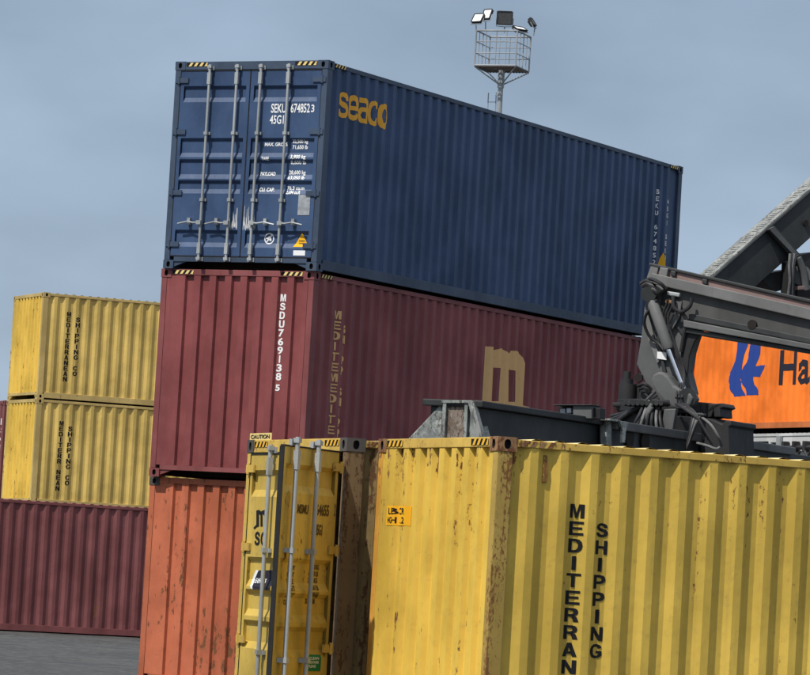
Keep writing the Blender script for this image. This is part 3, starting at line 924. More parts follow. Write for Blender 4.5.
# left leaf emblem and stickers
dp = end_plane(yd)
def dleft(bm, name, mt, off=0): return wrapped(bm, name, mt, dl, lambda u, v: Vector((.012 - leaf_depth(v, RDL) - .004 - off, W - u, v)), (), [q for a, b in RDL for q in (a, a + .065, b - .04, b)])
def tq(P): return [dp.uv(240 + x / K, 480 + y / K) for x, y in P]
dleft(polys([tq(P) for P in ([(104, 205), (122, 200), (122, 310), (104, 318)], [(122, 200), (140, 215), (140, 240), (122, 228)], [(132, 214), (146, 205), (146, 312), (132, 312)],
      [(146, 205), (164, 200), (172, 225), (158, 240), (146, 226)], [(158, 222), (174, 222), (174, 325), (158, 325)], [(84, 322), (104, 300), (104, 318), (92, 332)])]), 'logo', mat['black'])
ua, va = dp.uv(240 + 90 / K, 480 + 438 / K); ub, vb = dp.uv(240 + 172 / K, 480 + 345 / K)
dleft(blocks('SC', ua, va, (vb - va) * .95, ub - ua), 'logo', mat['black'])
dleft(polys([tq([(80, 608), (200, 606), (196, 745), (70, 735), (64, 660)])]), 'shipping_sticker', mat['navy_let'])
dleft(polys([tq([(80, 606), (98, 606), (74, 662), (80, 738), (66, 728), (58, 662)])]), 'shipping_sticker', mat['sticker_w'], .002)
ua, va = dp.uv(240 + 82 / K, 480 + 692 / K); ub, vb = dp.uv(240 + 150 / K, 480 + 662 / K)
dleft(word('EXPRESS', ua, va, .045, .02, total=.27), 'lettering', mat['white_let'], .004)
ua, va = dp.uv(247, 655); ub, vb = dp.uv(257, 655)
dleft(polys([[(.12, .25), (.36, .25), (.36, .58), (.12, .58)]]), 'data_plate', mat['plate'])
# caution plate standing on the header
ua, va = dp.uv(248.5, 440.3); ub, vb = dp.uv(270, 434.0)
mb = MB(); mb.box(.012, .020, W - ub, W - ua, HC - .003, HC + .062); mb.build('caution_plate', mat['stripe'], yd)
wrapped(word('CAUTION', ua + .03, HC + .012, .036, .03, total=ub - ua - .06), 'lettering', mat['black'], yd, lambda u, v: Vector((.009, W - u, v)))

# --- left background: two yellow containers stacked behind a brown-red one
pf = dict(casting=mat['pale_yellow_frame'], post=mat['pale_yellow_frame'], rail=mat['pale_yellow_frame'], rail_low=mat['pale_yellow_frame'], side=mat['pale_yellow'], end=mat['yellow_end'])
lc = []
LP = Vector((-8.835, 93.7, 0)); LY = .400
for lab, z, top in (('faded yellow container on top of the left stack, its lettering complete', HC + STD, 1),
                    ('faded yellow container second from the top of the left stack, one letter missing', HC, 0)):
    off = Vector((math.cos(LY), math.sin(LY), 0)) * (0 if top else .0)
    c, _ = container(lab, LP + off + Vector((0, 0, z)), LY, L20, STD, pf)
    lc.append(c)
    p_, k_ = on_side(c, L20)
    sp_ = side_plane(c)
    if top:
        q1, q2 = sp_.uv(69.5, 312), sp_.uv(78.5, 317.5); w1, w2 = 'MEDITERRANEAN', 'SHIPPING CO'
    else:
        q1, q2 = sp_.uv(62, 421), sp_.uv(70.7, 426.5); w1, w2 = 'MEDITERR NEAN', 'SHIPPING CO'
    wrapped(stack(w1, q1[0], q1[1], .11, .132, .12, .05), 'lettering', mat['black'], c, p_, k_)
    wrapped(stack(w2, q2[0], q2[1], .11, .132, .12, .05), 'lettering', mat['black'], c, p_, k_)
bf = dict(casting=mat['brick'], post=mat['brick'], rail=mat['brick'], rail_low=mat['brick'], side=mat['brick'], end=mat['brick'])
e_ = Vector((-math.sin(LY), math.cos(LY), 0)); s_v = Vector((math.cos(LY), math.sin(LY), 0))
m2, _ = container('brown-red container on the asphalt in front of the yellow left stack', Vector((-8.483, 84.92, 0)) - s_v * (5 * PIT - .02), .398, L40, HC, bf)
nb, _ = container('maroon container with white numbers at the left picture edge, beside the left stack', LP + e_ * 2.62 + Vector((0, 0, HC)), LY, L20, STD, bf)
pn, cn = on_end()
for u, t in ((2.20, 'MSCU 4415'), (1.95, 'CAXU 308'), (1.6, '22G1 MAX')):
    wrapped(stack(t, u, 2.15, .16, .22, .14, .05), 'lettering', mat['white_let'], nb, pn, cn)
# what those two rest on
container('brown-red container carrying the yellow left stack', LP, LY, L20, HC, bf)
container('brown-red container carrying the maroon one at the left edge', LP + e_ * 2.62, LY, L20, HC, bf)

# --- right background: bright orange container on white ones
HY = .413 - math.pi / 2
wf = dict(casting=mat['white'], post=mat['white'], rail=mat['white'], rail_low=mat['white'], side=mat['white'], end=mat['white'])
of = dict(casting=mat['orange_frame'], post=mat['orange'], rail=mat['orange'], rail_low=mat['orange_frame'], side=mat['orange'], end=mat['orange'])
hp = Vector((6.75, 90.8, 0))
hap, _ = container('bright orange container with blue emblem, standing high on white containers', hp + Vector((0, 0, STD + HC)), HY, L40, HC, of)
wh, _ = container('white container with grey vents directly under the bright orange one', hp + Vector((0, 0, STD - .08)), HY, L40, HC, dict(wf, flat=True))
container('white container at the foot of the orange container stack', hp + Vector((0, 0, 0)), HY, L40, STD - .08, wf)
ph, ch = on_side(hap, L40)
hpl = side_plane(hap)
Z = lambda P: trace(hpl, P, 680, 320, 4.654)
wrapped(polys([Z([(268, 80), (316, 80), (313, 97), (303, 140), (292, 190), (285, 230), (285, 240), (268, 255)][:6] + [(285, 240), (272, 268), (285, 310), (298, 352), (246, 357), (230, 320), (219, 285), (222, 262), (240, 230), (252, 180), (260, 130)])]), 'emblem', mat['violet_let'], hap, ph, ch)
wrapped(polys([Z([(331, 85), (375, 85), (373, 110), (368, 150), (356, 190), (350, 214), (388, 209), (372, 265), (336, 263), (345, 300), (366, 348), (305, 350), (298, 320), (285, 290), (272, 268), (286, 238), (302, 200), (320, 150)])]), 'emblem', mat['violet_let'], hap, ph, ch)
ua, va = hpl.uv(680 + 457 / 4.654, 320 + 297 / 4.654); ub, vb = hpl.uv(680 + 506 / 4.654, 320 + 294 / 4.654); uc, vc = hpl.uv(680 + 457 / 4.654, 320 + 137 / 4.654)
wl = word('Hapag-Lloyd', ua, va, vc - va, .028, width=1.15)
wrapped(wl, 'lettering', mat['navy_let'], hap, ph, ch)
wp = side_plane(wh)
for (xa, ya, xb, yb, nm, mt) in ((752.5, 441, 768, 446.5, 'vent_grille', 'grease'), (771.5, 442, 777, 447.5, 'vent_grille', 'grease')):
    (ua, va), (ub, vb) = wp.uv(xa, yb), wp.uv(xb, ya)
    mb = MB()
    n = 5
    for k in range(n):
        z = va + (vb - va) * k / n
        mb.box(ua, ub, -.03, .012, z, z + (vb - va) / n * .7)
    mb.build(nm, mat[mt], wh)
(ua, va), (ub, vb) = wp.uv(778, 449), wp.uv(782.5, 436)
mb = MB(); mb.box(ua, ub, -.06, .004, va, vb); mb.build('bracket_post', mat['zinc'], wh)
(ua, va), (ub, vb) = wp.uv(784, 448), wp.uv(809, 446.5)
mb = MB(); mb.tube([(ua, -.08, va), (ub + 2.5, -.08, va)], .05, 8)
for k in range(7):
    u = ua + .12 + k * .47
    mb.box(u, u + .12, -.14, .0, va - .10, va + .14)
    mb.tube([(u + .06, -.12, va - .05), (u + .25, -.13, va - .22), (u + .36, -.12, va - .08)], .03, 6)
mb.build('chain_rail', mat['grease'], wh)
# ------------------------------------------------------------------ light mast
def light_mast():
    r_ = ray(500.8, 85); base = CAM + r_ * (150 / r_.y)
    t = empty('light_mast', (base.x, 150, 0))
    r_ = ray(502.6, 69.0); zf = (CAM + r_ * (150 / r_.y)).z
    tag(t, 'tall steel floodlight mast with a square basket and lamps, behind the blue container', 'light mast')
    mb = MB(); mb.tube([(0, 0, 0), (0, 0, 10), (0, 0, zf - .6)], [.24, .15, .10], 14); mb.build('pole', mat['mast'], t, 0, True)
    mb = MB(); mb.box(-.35, .35, -.35, .35, 0, .04); mb.build('base_plate', mat['mast'], t)
    zt, a = zf + 1.38, .84
    ph = rad(-20); cx_, sx_ = math.cos(ph), math.sin(ph)
    Q = lambda p: Vector((p[0] * cx_ - p[1] * sx_, p[0] * sx_ + p[1] * cx_, p[2]))
    cs = [(-a, -a), (a, -a), (a, a), (-a, a)]
    mb = MB()
    for k in range(4):
        (x0, y0), (x1, y1) = cs[k], cs[(k + 1) % 4]
        mb.tube([Q((x0, y0, zf)), Q((x0, y0, zt))], .032, 6)
        for z, r in ((zt, .034), (zf + .95, .02), (zf + .5, .02), (zf + .02, .03)):
            mb.tube([Q((x0, y0, z)), Q((x1, y1, z))], r, 6)
        for j in (1, 2, 3):
            f = j / 4
            mb.tube([Q((x0 + (x1 - x0) * f, y0 + (y1 - y0) * f, zf)), Q((x0 + (x1 - x0) * f, y0 + (y1 - y0) * f, zt))], .014 if j != 2 else .02, 5)
    mb.build('basket_railing', mat['mast'], t)
    mb = MB()
    n = 14
    for k in range(n + 1):
        y = -a + 2 * a * k / n
        mb.box(-a, a, y - .02, y + .02, zf - .03, zf, Q); mb.box(y - .012, y + .012, -a, a, zf - .055, zf - .031, Q)
    mb.build('basket_floor', mat['casting_dark'], t)
    mb = MB()
    for x, y in cs: mb.tube([Q((x, y, zf - .03)), Q((x * .1, y * .1, zf - .60))], .028, 6)
    mb.tube([(0, 0, zf - .75), (0, 0, zf)], .13, 10)
    mb.build('basket_brace', mat['mast'], t)
    mb = MB()
    for x in (-.48, -.16): mb.tube([Q((x, -.02, .3)), Q((x, -.02, zf - .95))], .022, 6)
    z = .5
    while z < zf - .95:
        mb.tube([Q((-.48, -.02, z)), Q((-.16, -.02, z))], .014, 5); z += .62
    for z in (3, 8, 13, 18, zf - 1.05): mb.tube([Q((-.2, -.02, z)), Q((0, 0, z))], .02, 5)
    mb.build('ladder', mat['mast'], t)
    def lamp(px, py, y, w, h, yaw, tilt, glass, label):
        d = 150 + y
        p = CAM + ray(px, py) * (d / ray(px, py).y) - Vector(t.location)
        Mx = Matrix.Translation(p) @ Matrix.Rotation(yaw, 4, 'Z') @ Matrix.Rotation(tilt, 4, 'X')
        f = lambda q: Mx @ Vector(q)
        mb = MB()
        mb.box(-w / 2, w / 2, 0, .10, -h / 2, h / 2, f)
        for e in (-1, 1): mb.box(e * w / 2 - .02, e * w / 2 + .02, -.03, 0, -h / 2, h / 2, f); mb.box(-w / 2 + .021, w / 2 - .021, -.03, 0, e * h / 2 - .02, e * h / 2 + .02, f)
        for k in range(5): mb.box(-w / 2 + .05 + k * (w - .1) / 5, -w / 2 + .07 + k * (w - .1) / 5, .101, .17, -h / 2 + .05, h / 2 - .05, f)
        fl = mb.build('floodlight', mat['grey_dark'], t); fl['label'] = label
        mb = MB(); mb.box(-w / 2 + .03, w / 2 - .03, -.012, -.001, -h / 2 + .03, h / 2 - .03, f); mb.build('lamp_glass', mat[glass], fl)
        mb = MB()
        b = f((0, .06, -h / 2))
        for e in (-1, 1): mb.tube([f((e * (w / 2 + .03), .05, 0)), f((e * (w / 2 + .03), .06, -h / 2 - .06)), f((0, .06, -h / 2 - .08))], .016, 5)
        mb.tube([f((0, .06, -h / 2 - .08)), Vector((b.x, b.y, min(b.z - .1, zt)))], .025, 6)
        mb.build('lamp_bracket', mat['mast'], fl)
    lamp(477.8, 18.0, -.4, .46, .40, rad(-38), rad(-32), 'glass', 'floodlight with white glass, outermost on the left')
    lamp(487.0, 14.2, -.4, .38, .42, rad(-38), rad(-24), 'glass', 'floodlight with white glass beside the dark one')
    lamp(504.8, 18.2, -.3, .60, .52, rad(-8), rad(6), 'lamp_dark', 'floodlight with dark glass')
    lamp(520.0, 28.5, -.5, .56, .30, rad(40), rad(-62), 'glass', 'floodlight tilted steeply down')
    lamp(533.0, 22.0, .1, .30, .34, rad(68), rad(-35), 'lamp_dark', 'small floodlight pointing right')
light_mast()

# ------------------------------------------------------------------ reach stacker with spreader
BY = YAWB - math.pi / 2
bdir = Vector((math.cos(BY), math.sin(BY), 0))          # along the boom, towards the machine
sdir = Vector((math.cos(YAWB), math.sin(YAWB), 0))      # along the spreader, away from the camera
P0 = Vector((3.27, 44.5, 0))
rs = empty('reach_stacker', P0)
tag(rs, 'grey reach stacker boom with rotator and long spreader, behind the front yellow container', 'reach stacker')
rs_off = -P0
bpln = Plane(P0, bdir)                                   # its normal n points left towards the camera
bn = bpln.n
def slab(pl_, P, x0, y0, k, off0, off1, name, mt, parent, bevel=.012):
    """outline seen in the photo, at offset off0 in front of the plane, with a real depth back to off1"""
    mb = MB()
    fr = [pl_.hit(x0 + x / k, y0 + y / k, off0) for x, y in P]
    base = Vector(parent.matrix_world.translation) if parent.parent is None else Vector(parent.parent.location if parent.parent.parent is None else (0, 0, 0))
    mb.prism([p + rs_off for p in fr], [p + pl_.n * (off1 - off0) + rs_off for p in fr])
    return mb.build(name, mt, parent, bevel)
def pt(px, py, off=0., pl_=None): return (pl_ or bpln).hit(px, py, off) + rs_off
def hose(name, pts, r, mt, parent, n=7):
    """smooth curve through the points"""
    P = [Vector(p) for p in pts]
    Q = []
    E = [P[0] * 2 - P[1]] + P + [P[-1] * 2 - P[-2]]
    for i in range(1, len(E) - 2):
        for j in range(6):
            t = j / 6
            a, b, c, d = E[i - 1], E[i], E[i + 1], E[i + 2]
            Q.append(.5 * ((2 * b) + (c - a) * t + (2 * a - 5 * b + 4 * c - d) * t * t + (3 * b - a - 3 * c + d) * t ** 3))
    Q.append(P[-1])
    mb = MB(); mb.tube(Q, r, n)
    return mb.build(name, mat[mt], parent, 0, True)
# line of the boom edges, continued past the frame to the machine
def line(p, q, x): return q[1] + (q[1] - p[1]) / (q[0] - p[0]) * (x - q[0])
def ext(p, q, umax):
    a, b = bpln.hit(*p), bpln.hit(*q)
    t = (umax - (a - P0).dot(bdir)) / (b - a).dot(bdir)
    return a + (b - a) * t
UM = 8.2
def boom_bar(p0, p1, q0, q1, off0, off1, name, mt, parent, umax=UM, bevel=.01):
    """bar of the boom between an upper photo line p0-p1 and a lower one q0-q1"""
    a, d = bpln.hit(*p0), bpln.hit(*q0)
    b, c = ext(p0, p1, umax), ext(q0, q1, umax)
    F = [x + bn * off0 + rs_off for x in (a, b, c, d)]
    mb = MB(); mb.prism(F, [x + bn * (off1 - off0) for x in F])
    return mb.build(name, mt, parent, bevel)
boom = boom_bar((676, 271.5), (810, 302.5), (700, 327.5), (810, 346.5), .30, -.36, 'boom', mat['stain'], rs)
boom_bar((661, 265.5), (810, 299.5), (661, 268.5), (810, 303.0), .345, -.40, 'boom_top_edge', mat['grey_dark'], boom)
boom_bar((669, 270), (810, 303.4), (669, 279.5), (810, 309.5), .318, .30, 'pink_strip', mat['pink'], boom)
boom_bar((664.5, 276), (810, 308.5), (664.5, 286.5), (810, 320.0), .375, -.42, 'boom_flange', mat['grey_light'], boom)
boom_bar((700, 315.5), (810, 338), (700, 322), (810, 344.0), .33, .30, 'lower_rail', mat['grey_dark'], boom)
boom_bar((696, 322.4), (810, 344.4), (696, 329.5), (810, 350.0), .37, -.42, 'lower_flange', mat['grey_mach'], boom)
boom_bar((694, 330), (810, 350.4), (694, 334.5), (810, 353.5), .34, -.40, 'lower_edge', mat['grey_dark'], boom)
mb = MB(); c_ = bpln.hit(763, 327); mb.tube([c_ + bn * .29 + rs_off, c_ + bn * .335 + rs_off], .055, 14); mb.build('boom_port', mat['cavity'], boom)
for x, y in ((672.5, 271.5), (704, 279.5)):
    slab(bpln, [(x - 2, y - 1), (x + 3, y), (x + 2.5, y + 5), (x - 2.5, y + 4)], 0, 0, 1, .36, .30, 'pad', mat['grey_dark'], boom)
# head: side plates dropping from the boom to the rotator
head_out = [(651, 265.5), (662, 266), (676, 272), (704, 280), (702, 318), (695, 336), (690, 352), (687, 372), (692, 392), (690, 402), (650, 402), (648, 388), (636.5, 364), (641, 338), (645, 300), (647, 280)]
hd = slab(bpln, head_out, 0, 0, 1, .26, .06, 'boom_head', mat['grey_mach'], rs, .015)
slab(bpln, [(651, 265), (659, 265.3), (655, 282), (647, 291), (644, 288), (647, 276)], 0, 0, 1, .34, .262, 'head_plate', mat['grey_light'], hd)
slab(bpln, [(660, 267), (668, 268.5), (664, 289), (655, 296), (653.5, 290), (657.5, 281)], 0, 0, 1, .37, .262, 'head_plate', mat['grey_light'], hd)
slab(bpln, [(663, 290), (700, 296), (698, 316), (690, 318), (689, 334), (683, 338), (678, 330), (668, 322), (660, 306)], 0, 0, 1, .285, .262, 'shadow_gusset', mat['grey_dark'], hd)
slab(bpln, [(676, 300), (682, 301), (679, 318), (672, 330), (667, 326), (674, 314)], 0, 0, 1, .32, .286, 'gusset', mat['grey_mach'], hd)
slab(bpln, [(699, 318), (700, 334), (694, 342), (689, 356), (687, 376), (680, 366), (681, 340), (690, 322)], 0, 0, 1, .30, .262, 'inner_web', mat['grease'], hd)
slab(bpln, [(645, 310), (647, 309), (660, 360), (657, 364), (648, 340)], 0, 0, 1, .30, .262, 'rib', mat['grey_light'], hd)
slab(bpln, [(652, 316), (654, 315), (666, 372), (663, 376)], 0, 0, 1, .30, .262, 'rib', mat['grey_dark'], hd)
slab(bpln, [(657.2, 351.5), (666.3, 352.5), (666.3, 360), (657, 358.5)], 0, 0, 1, .312, .302, 'white_label', mat['sticker_w'], hd, 0)
slab(bpln, [(667, 291), (680, 293), (679, 297), (667, 295)], 0, 0, 1, .36, .287, 'lamp_housing', mat['zinc'], hd)
slab(bpln, [(665, 299), (672, 300.5), (671.5, 304.5), (665, 303)], 0, 0, 1, .35, .287, 'valve', mat['casting_rusty'], hd)
# damper cylinder
mb = MB(); mb.tube([pt(650, 297, .43), pt(653.5, 306, .43), pt(667.5, 345, .43), pt(668.5, 349, .43)], [.045, .066, .066, .055], 14)
dc = mb.build('damper_cylinder', mat['grey_light'], rs, 0, True)
mb = MB(); mb.tube([pt(668.5, 349, .43), pt(685, 392, .43)], .028, 12); mb.build('cylinder_rod', mat['chrome'], dc, 0, True)
mb = MB(); mb.tube([pt(687.5, 397, .52), pt(687.5, 397, .20)], .105, 14); mb.tube([pt(648.5, 294, .50), pt(648.5, 294, .27)], .09, 14); mb.build('cylinder_eye', mat['grey_dark'], dc, 0, True)
# rotator arm (bone shaped link) and turntable
slab(bpln, [(653, 374), (658, 371.5), (663, 372), (668, 376), (674, 385), (684, 391), (690, 392), (693, 398), (690, 405), (682, 409), (672, 408), (664, 402), (656, 393), (651.5, 386), (651, 379)], 0, 0, 1, .52, .30, 'rotator_arm', mat['grey_mach'], rs, .03)
mb = MB(); q = bpln.hit(657.5, 381)
mb.tube([q + bn * .51 + rs_off, q + bn * .545 + rs_off], .055, 6); mb.build('pivot_pin', mat['cavity'], rs)
q = bpln.hit(668, 420) ; zt = bpln.hit(668, 404).z; zb = bpln.hit(668, 416).z
cx2 = q + bn * -.05
def ring(name, r, za, zb_, mt, parent, n=40, c0=None):
    c0 = c0 or cx2
    mb = MB(); a = Vector((c0.x, c0.y, za)) + rs_off; b = Vector((c0.x, c0.y, zb_)) + rs_off
    mb.tube([a, b], r, n); return mb.build(name, mt, parent, .01)
tt = ring('turntable', .62, zb + .02, zt + .02, mat['grease'], rs)
ring('gear_ring', .56, zb + .05, zb + .10, mat['grey_dark'], tt)
mb = MB()
for k in range(48):
    a = 2 * math.pi * k / 48
    p = Vector((cx2.x + .575 * math.cos(a), cx2.y + .575 * math.sin(a), 0)) + rs_off
    mb.box(p.x - .012, p.x + .012, p.y - .012, p.y + .012, zb - .03, zb + .045)
mb.build('gear_teeth', mat['grey_dark'], tt)
ring('turntable_base', .70, zb - .28, zb - .02, mat['grease'], tt)
slab(bpln, [(700, 405), (722, 403), (724, 407), (720, 408.5), (720.5, 417), (714, 417), (713.5, 409.5), (711, 417), (700, 418)], 0, 0, 1, .18, -.18, 'horn_guide', mat['grease'], tt)
slab(bpln, [(711, 419), (722, 424), (726, 420), (731, 420.5), (731.5, 425), (728.5, 427), (729.5, 456), (700, 462), (700, 418)], 0, 0, 1, .30, -.45, 'horn_guide', mat['grease'], tt)
slab(bpln, [(664, 409), (676, 408.5), (668, 456), (657, 456)], 0, 0, 1, .78, .70, 'guard_bar', mat['grey_mach'], tt)
# rotation motor and little valves at its left
mo = pt(627.5, 392, .25)
mb = MB()
zz = [pt(627, y, .25).z for y in (410, 405, 404, 386, 385, 380, 379, 372)]
for za, zb2, r in ((410, 404, .13), (404, 384, .105), (384, 379, .075), (379, 371.5, .045)):
    a, b = pt(627, za, .25), pt(627, zb2, .25); b.x, b.y = a.x, a.y
    mb.tube([a, b], r, 16)
for k in range(5):
    a, b = pt(634 + k * 2.4, 386 + (k % 2) * 6, .2), pt(634 + k * 2.4, 402, .2); b.x, b.y = a.x, a.y
    mb.tube([a, b], .035, 8)
mb.build('rotation_motor', mat['grease'], rs, 0, True)
slab(bpln, [(612, 402.5), (660, 402), (662, 406), (612, 406.5)], 0, 0, 1, .40, -.2, 'motor_shelf', mat['grease'], rs)
slab(bpln, [(645, 380), (652, 388), (652, 402), (640, 402), (640, 390)], 0, 0, 1, .24, .05, 'valve_block', mat['grey_dark'], rs)
# hoses
hb = hose('hose', [pt(641, 283, .3), pt(650, 279, .42), pt(660, 283, .45), pt(666, 289, .40)], .022, 'hose', rs)
for k in range(5):
    hose('hose', [pt(641 + k, 284 + k * 1.5, .35), pt(647 + k, 281 + k * 2, .47), pt(653 + k, 287 + k * 2.0, .45), pt(656 - k, 297 + k, .36)], .018, 'hose_grey' if k % 2 else 'hose', hb)
hose('hose', [pt(657, 300, .45), pt(650, 309, .46), pt(645.5, 316, .45), pt(644.5, 325, .42), pt(650, 337, .36), pt(658, 343, .33), pt(664, 350, .36)], .018, 'hose', hb)
hose('hose', [pt(673, 296, .38), pt(674, 308, .40), pt(683, 314, .36), pt(687, 322, .34), pt(684, 334, .33), pt(681, 352, .32)], .022, 'hose', hb)
hose('hose', [pt(692, 298, .40), pt(690, 306, .40), pt(684, 311, .38), pt(678, 312, .38)], .022, 'hose', hb)
for k in range(4):
    hose('hose', [pt(655 + k * 2, 392 + k * 3, .5), pt(640 - k * 3, 406 + k * 2, .66), pt(626 - k * 2, 412 + k * 2.5, .6), pt(612, 416 + k * 3, .45)], .022, 'hose', hb)
for k in range(3):
    hose('hose', [pt(638 + k * 2, 386 + k * 3, .3), pt(645 + k, 384 + k * 4, .38), pt(652, 390 + k * 4, .34)], .018, 'hose', hb)
dv = hose('hose', [pt(652, 404, .8), pt(645, 414, .82), pt(631, 435, .82), pt(629, 438.5, .82), pt(633, 438.5, .82), pt(652, 407, .82)], .022, 'hose_grey', hb)
for k in range(5):
    hose('hose', [pt(694 - k * 2.2 + 8, 413.5, .80), pt(690 - k * 1.2 + 6, 425, .86), pt(686.5 - k * .4 + 2, 445, .84), pt(684.5 + k * .3, 455, .80)], .016, 'hose_grey' if k % 2 else 'hose', hb)
hose('hose', [pt(700, 416, .80), pt(711, 425, .86), pt(719, 438, .84), pt(722, 446, .7)], .016, 'hose_grey', hb)
hose('hose', [pt(697, 443, .80), pt(708, 446, .84), pt(716, 449, .82), pt(720, 447, .75)], .016, 'hose_grey', hb)
for k in range(6):
    hose('hose', [pt(646 + k * 3, 400 + k, .62), pt(640 + k * 4, 413 + k, .84), pt(634 + k * 6, 428 + (k % 3) * 4, .86), pt(640 + k * 7, 446, .80)], .017, 'hose_grey' if k % 3 == 1 else 'hose', hb)
for k in range(4):
    hose('hose', [pt(676 + k * 3, 404, .62), pt(686 + k * 3, 410 + k, .82), pt(698 + k * 2, 420 + k * 3, .84), pt(706 + k * 3, 436 + k * 4, .78)], .016, 'hose', hb)
for k in range(3):
    hose('hose', [pt(668 + k * 2, 300 + k * 3, .40), pt(662 + k * 3, 322, .38), pt(671 + k * 3, 350, .38), pt(680 + k * 2, 372, .38), pt(676 + k * 3, 398, .56)], .014, 'hose', hb)
for k in range(9):
    q = bpln.hit(652 + k * 4.6, 407.6)
    mb = MB(); mb.tube([q + bn * .60 + rs_off, q + bn * .80 + rs_off], .03, 8); mb.build('fitting', mat['grey_dark'] if k % 2 else mat['grease'], tt)
slab(bpln, [(690, 412), (704, 413.5), (704, 416), (690, 415)], 0, 0, 1, .84, .76, 'hose_clamp', mat['grey_dark'], rs)

# spreader: beams along sdir; the right-hand side and the near end are seen
O2 = cx2 + bdir * .42
spl = Plane(O2, sdir)                 # normal points right, towards the camera
near_s = -5.35
beam_pts = [(480, 402.5), (600, 420.5)]
def on_s(px, py): return spl.hit(px, py)
def sbar(p, q, z_drop0, z_drop1, off0, off1, s1, name, mt, parent, bevel=.012):
    """bar along the spreader whose top follows the photo line p-q, dropping z_drop0..z_drop1 below it"""
    a, b = on_s(*p), on_s(*q)
    t = (s1 - (a - O2).dot(sdir)) / (b - a).dot(sdir)
    b = a + (b - a) * t
    b.z = a.z
    F = [a - Vector((0, 0, z_drop0)), b - Vector((0, 0, z_drop0)), b - Vector((0, 0, z_drop1)), a - Vector((0, 0, z_drop1))]
    F = [x + spl.n * off0 + rs_off for x in F]
    mb = MB(); mb.prism(F, [x + spl.n * (off1 - off0) for x in F])
    return mb.build(name, mt, parent, bevel)
s_end = (on_s(479, 402.5) - O2).dot(sdir)
spr = sbar((479, 402.5), (600, 420.5), .05, .62, 0, -.55, 5.2, 'spreader', mat['grey_dark'], rs)
sbar((476.5, 401.6), (600, 420), -.012, .055, .07, -.62, -.2, 'beam_flange', mat['grey_dark'], spr)
sbar((490, 404), (600, 420), .52, .60, .06, .0005, -.2, 'lower_rail', mat['grey_dark'], spr)
sbar((600, 418.4), (735, 442), .10, .66, .10, -.65, 2.6, 'centre_frame', mat['grey_dark'], spr)
sbar((604, 420.2), (735, 442), .0, .095, .16, -.70, 2.5, 'centre_flange', mat['grey_mach'], spr)
# near end frame: facing the camera, cross beam with tapered wing
epl = Plane(on_s(479, 402.5), bdir)
def eslab(P, off0, off1, name, mt, parent, bevel=.012):
    fr = [epl.hit(x, y, off0) for x, y in P]
    mb = MB(); mb.prism([p + rs_off for p in fr], [p + epl.n * (off1 - off0) + rs_off for p in fr])
    return mb.build(name, mt, parent, bevel)
ef = eslab([(378, 470), (409, 437.5), (443, 401.5), (471, 401.5), (480, 437.5), (484, 470)], .02, -.24, 'end_frame', mat['bare'], spr, .015)
eslab([(446, 404.5), (464, 404.5), (464, 440), (444, 440)], .035, .0205, 'rust_panel', mat['scraped_brown'], ef, 0)
eslab([(443, 401), (446.5, 401), (444, 440), (440, 440)], .075, .0205, 'frame_rib', mat['bare'], ef, .004)
eslab([(464.5, 403), (468, 402.5), (466, 440), (463, 440)], .065, .0205, 'frame_rib', mat['bare'], ef, .004)
eslab([(467.5, 400.8), (473, 401), (483, 440), (477, 440)], .10, .0205, 'frame_rib', mat['worn'], ef, .004)
eslab([(441, 400.3), (472, 400.3), (472, 403), (441, 403)], .08, -.26, 'frame_cap', mat['bare'], ef, .004)
for s_ in (3.35,):
    pass
# box, brackets on the beam
def sbox(P, sx, off0, off1, name, mt, bevel=.006):
    """box on the beam with its front turned towards the near end; P traces that front"""
    pl_ = Plane(on_s(*sx), bdir)
    fr = [pl_.hit(x, y, off0) + rs_off for x, y in P]
    mb = MB(); mb.prism(fr, [p + pl_.n * (off1 - off0) for p in fr]); return mb.build(name, mat[mt], spr, bevel)
sbox([(573, 405.5), (591.5, 405.5), (591.5, 418.5), (573, 418)], (582, 419), .05, -.16, 'control_box', 'grey_mach')
sbox([(591.6, 407.5), (600, 408), (600, 419), (591.6, 418)], (582, 419), .0, -.14, 'control_box', 'grease')
sbox([(558, 406), (572.8, 406), (572.8, 417), (558, 415.5)], (582, 419), -.15, -.30, 'box_housing', 'grease')
sbox([(560, 409), (565, 408.5), (565, 413.5), (560, 413)], (582, 419), .02, -.149, 'connector', 'zinc'); sbox([(566.5, 408), (571, 408), (571, 413), (566.5, 413)], (582, 419), .03, -.149, 'connector', 'plate')
sbox([(553, 404.4), (592, 404.4), (592, 405.4), (553, 405.4)], (582, 419), .08, -.2, 'box_lid', 'grey_dark')
sbox([(599.5, 418.5), (606.5, 419), (606.5, 452), (600.5, 452)], (600, 419), .06, -.08, 'bracket', 'bare')
sbox([(590, 418), (610, 418.6), (610, 420.6), (590, 420)], (600, 419), .14, -.12, 'bracket', 'bare')
sa = [on_s(x, y) + spl.n * .2 + rs_off for x, y in ((603, 420), (612, 421.5), (609.5, 430), (608.5, 442), (605.5, 442), (606, 430))]
mb = MB(); mb.prism(sa, [p - spl.n * .03 for p in sa]); mb.build('bracket', mat['bare'], spr, .004)
for x, y in ((619.5, 438), (635, 441)):
    mb = MB(); p = on_s(x, y) + rs_off; mb.tube([p + spl.n * .09, p + spl.n * .13], .11, 16)
    mb.build('lightening_hole', mat['cavity'], spr)
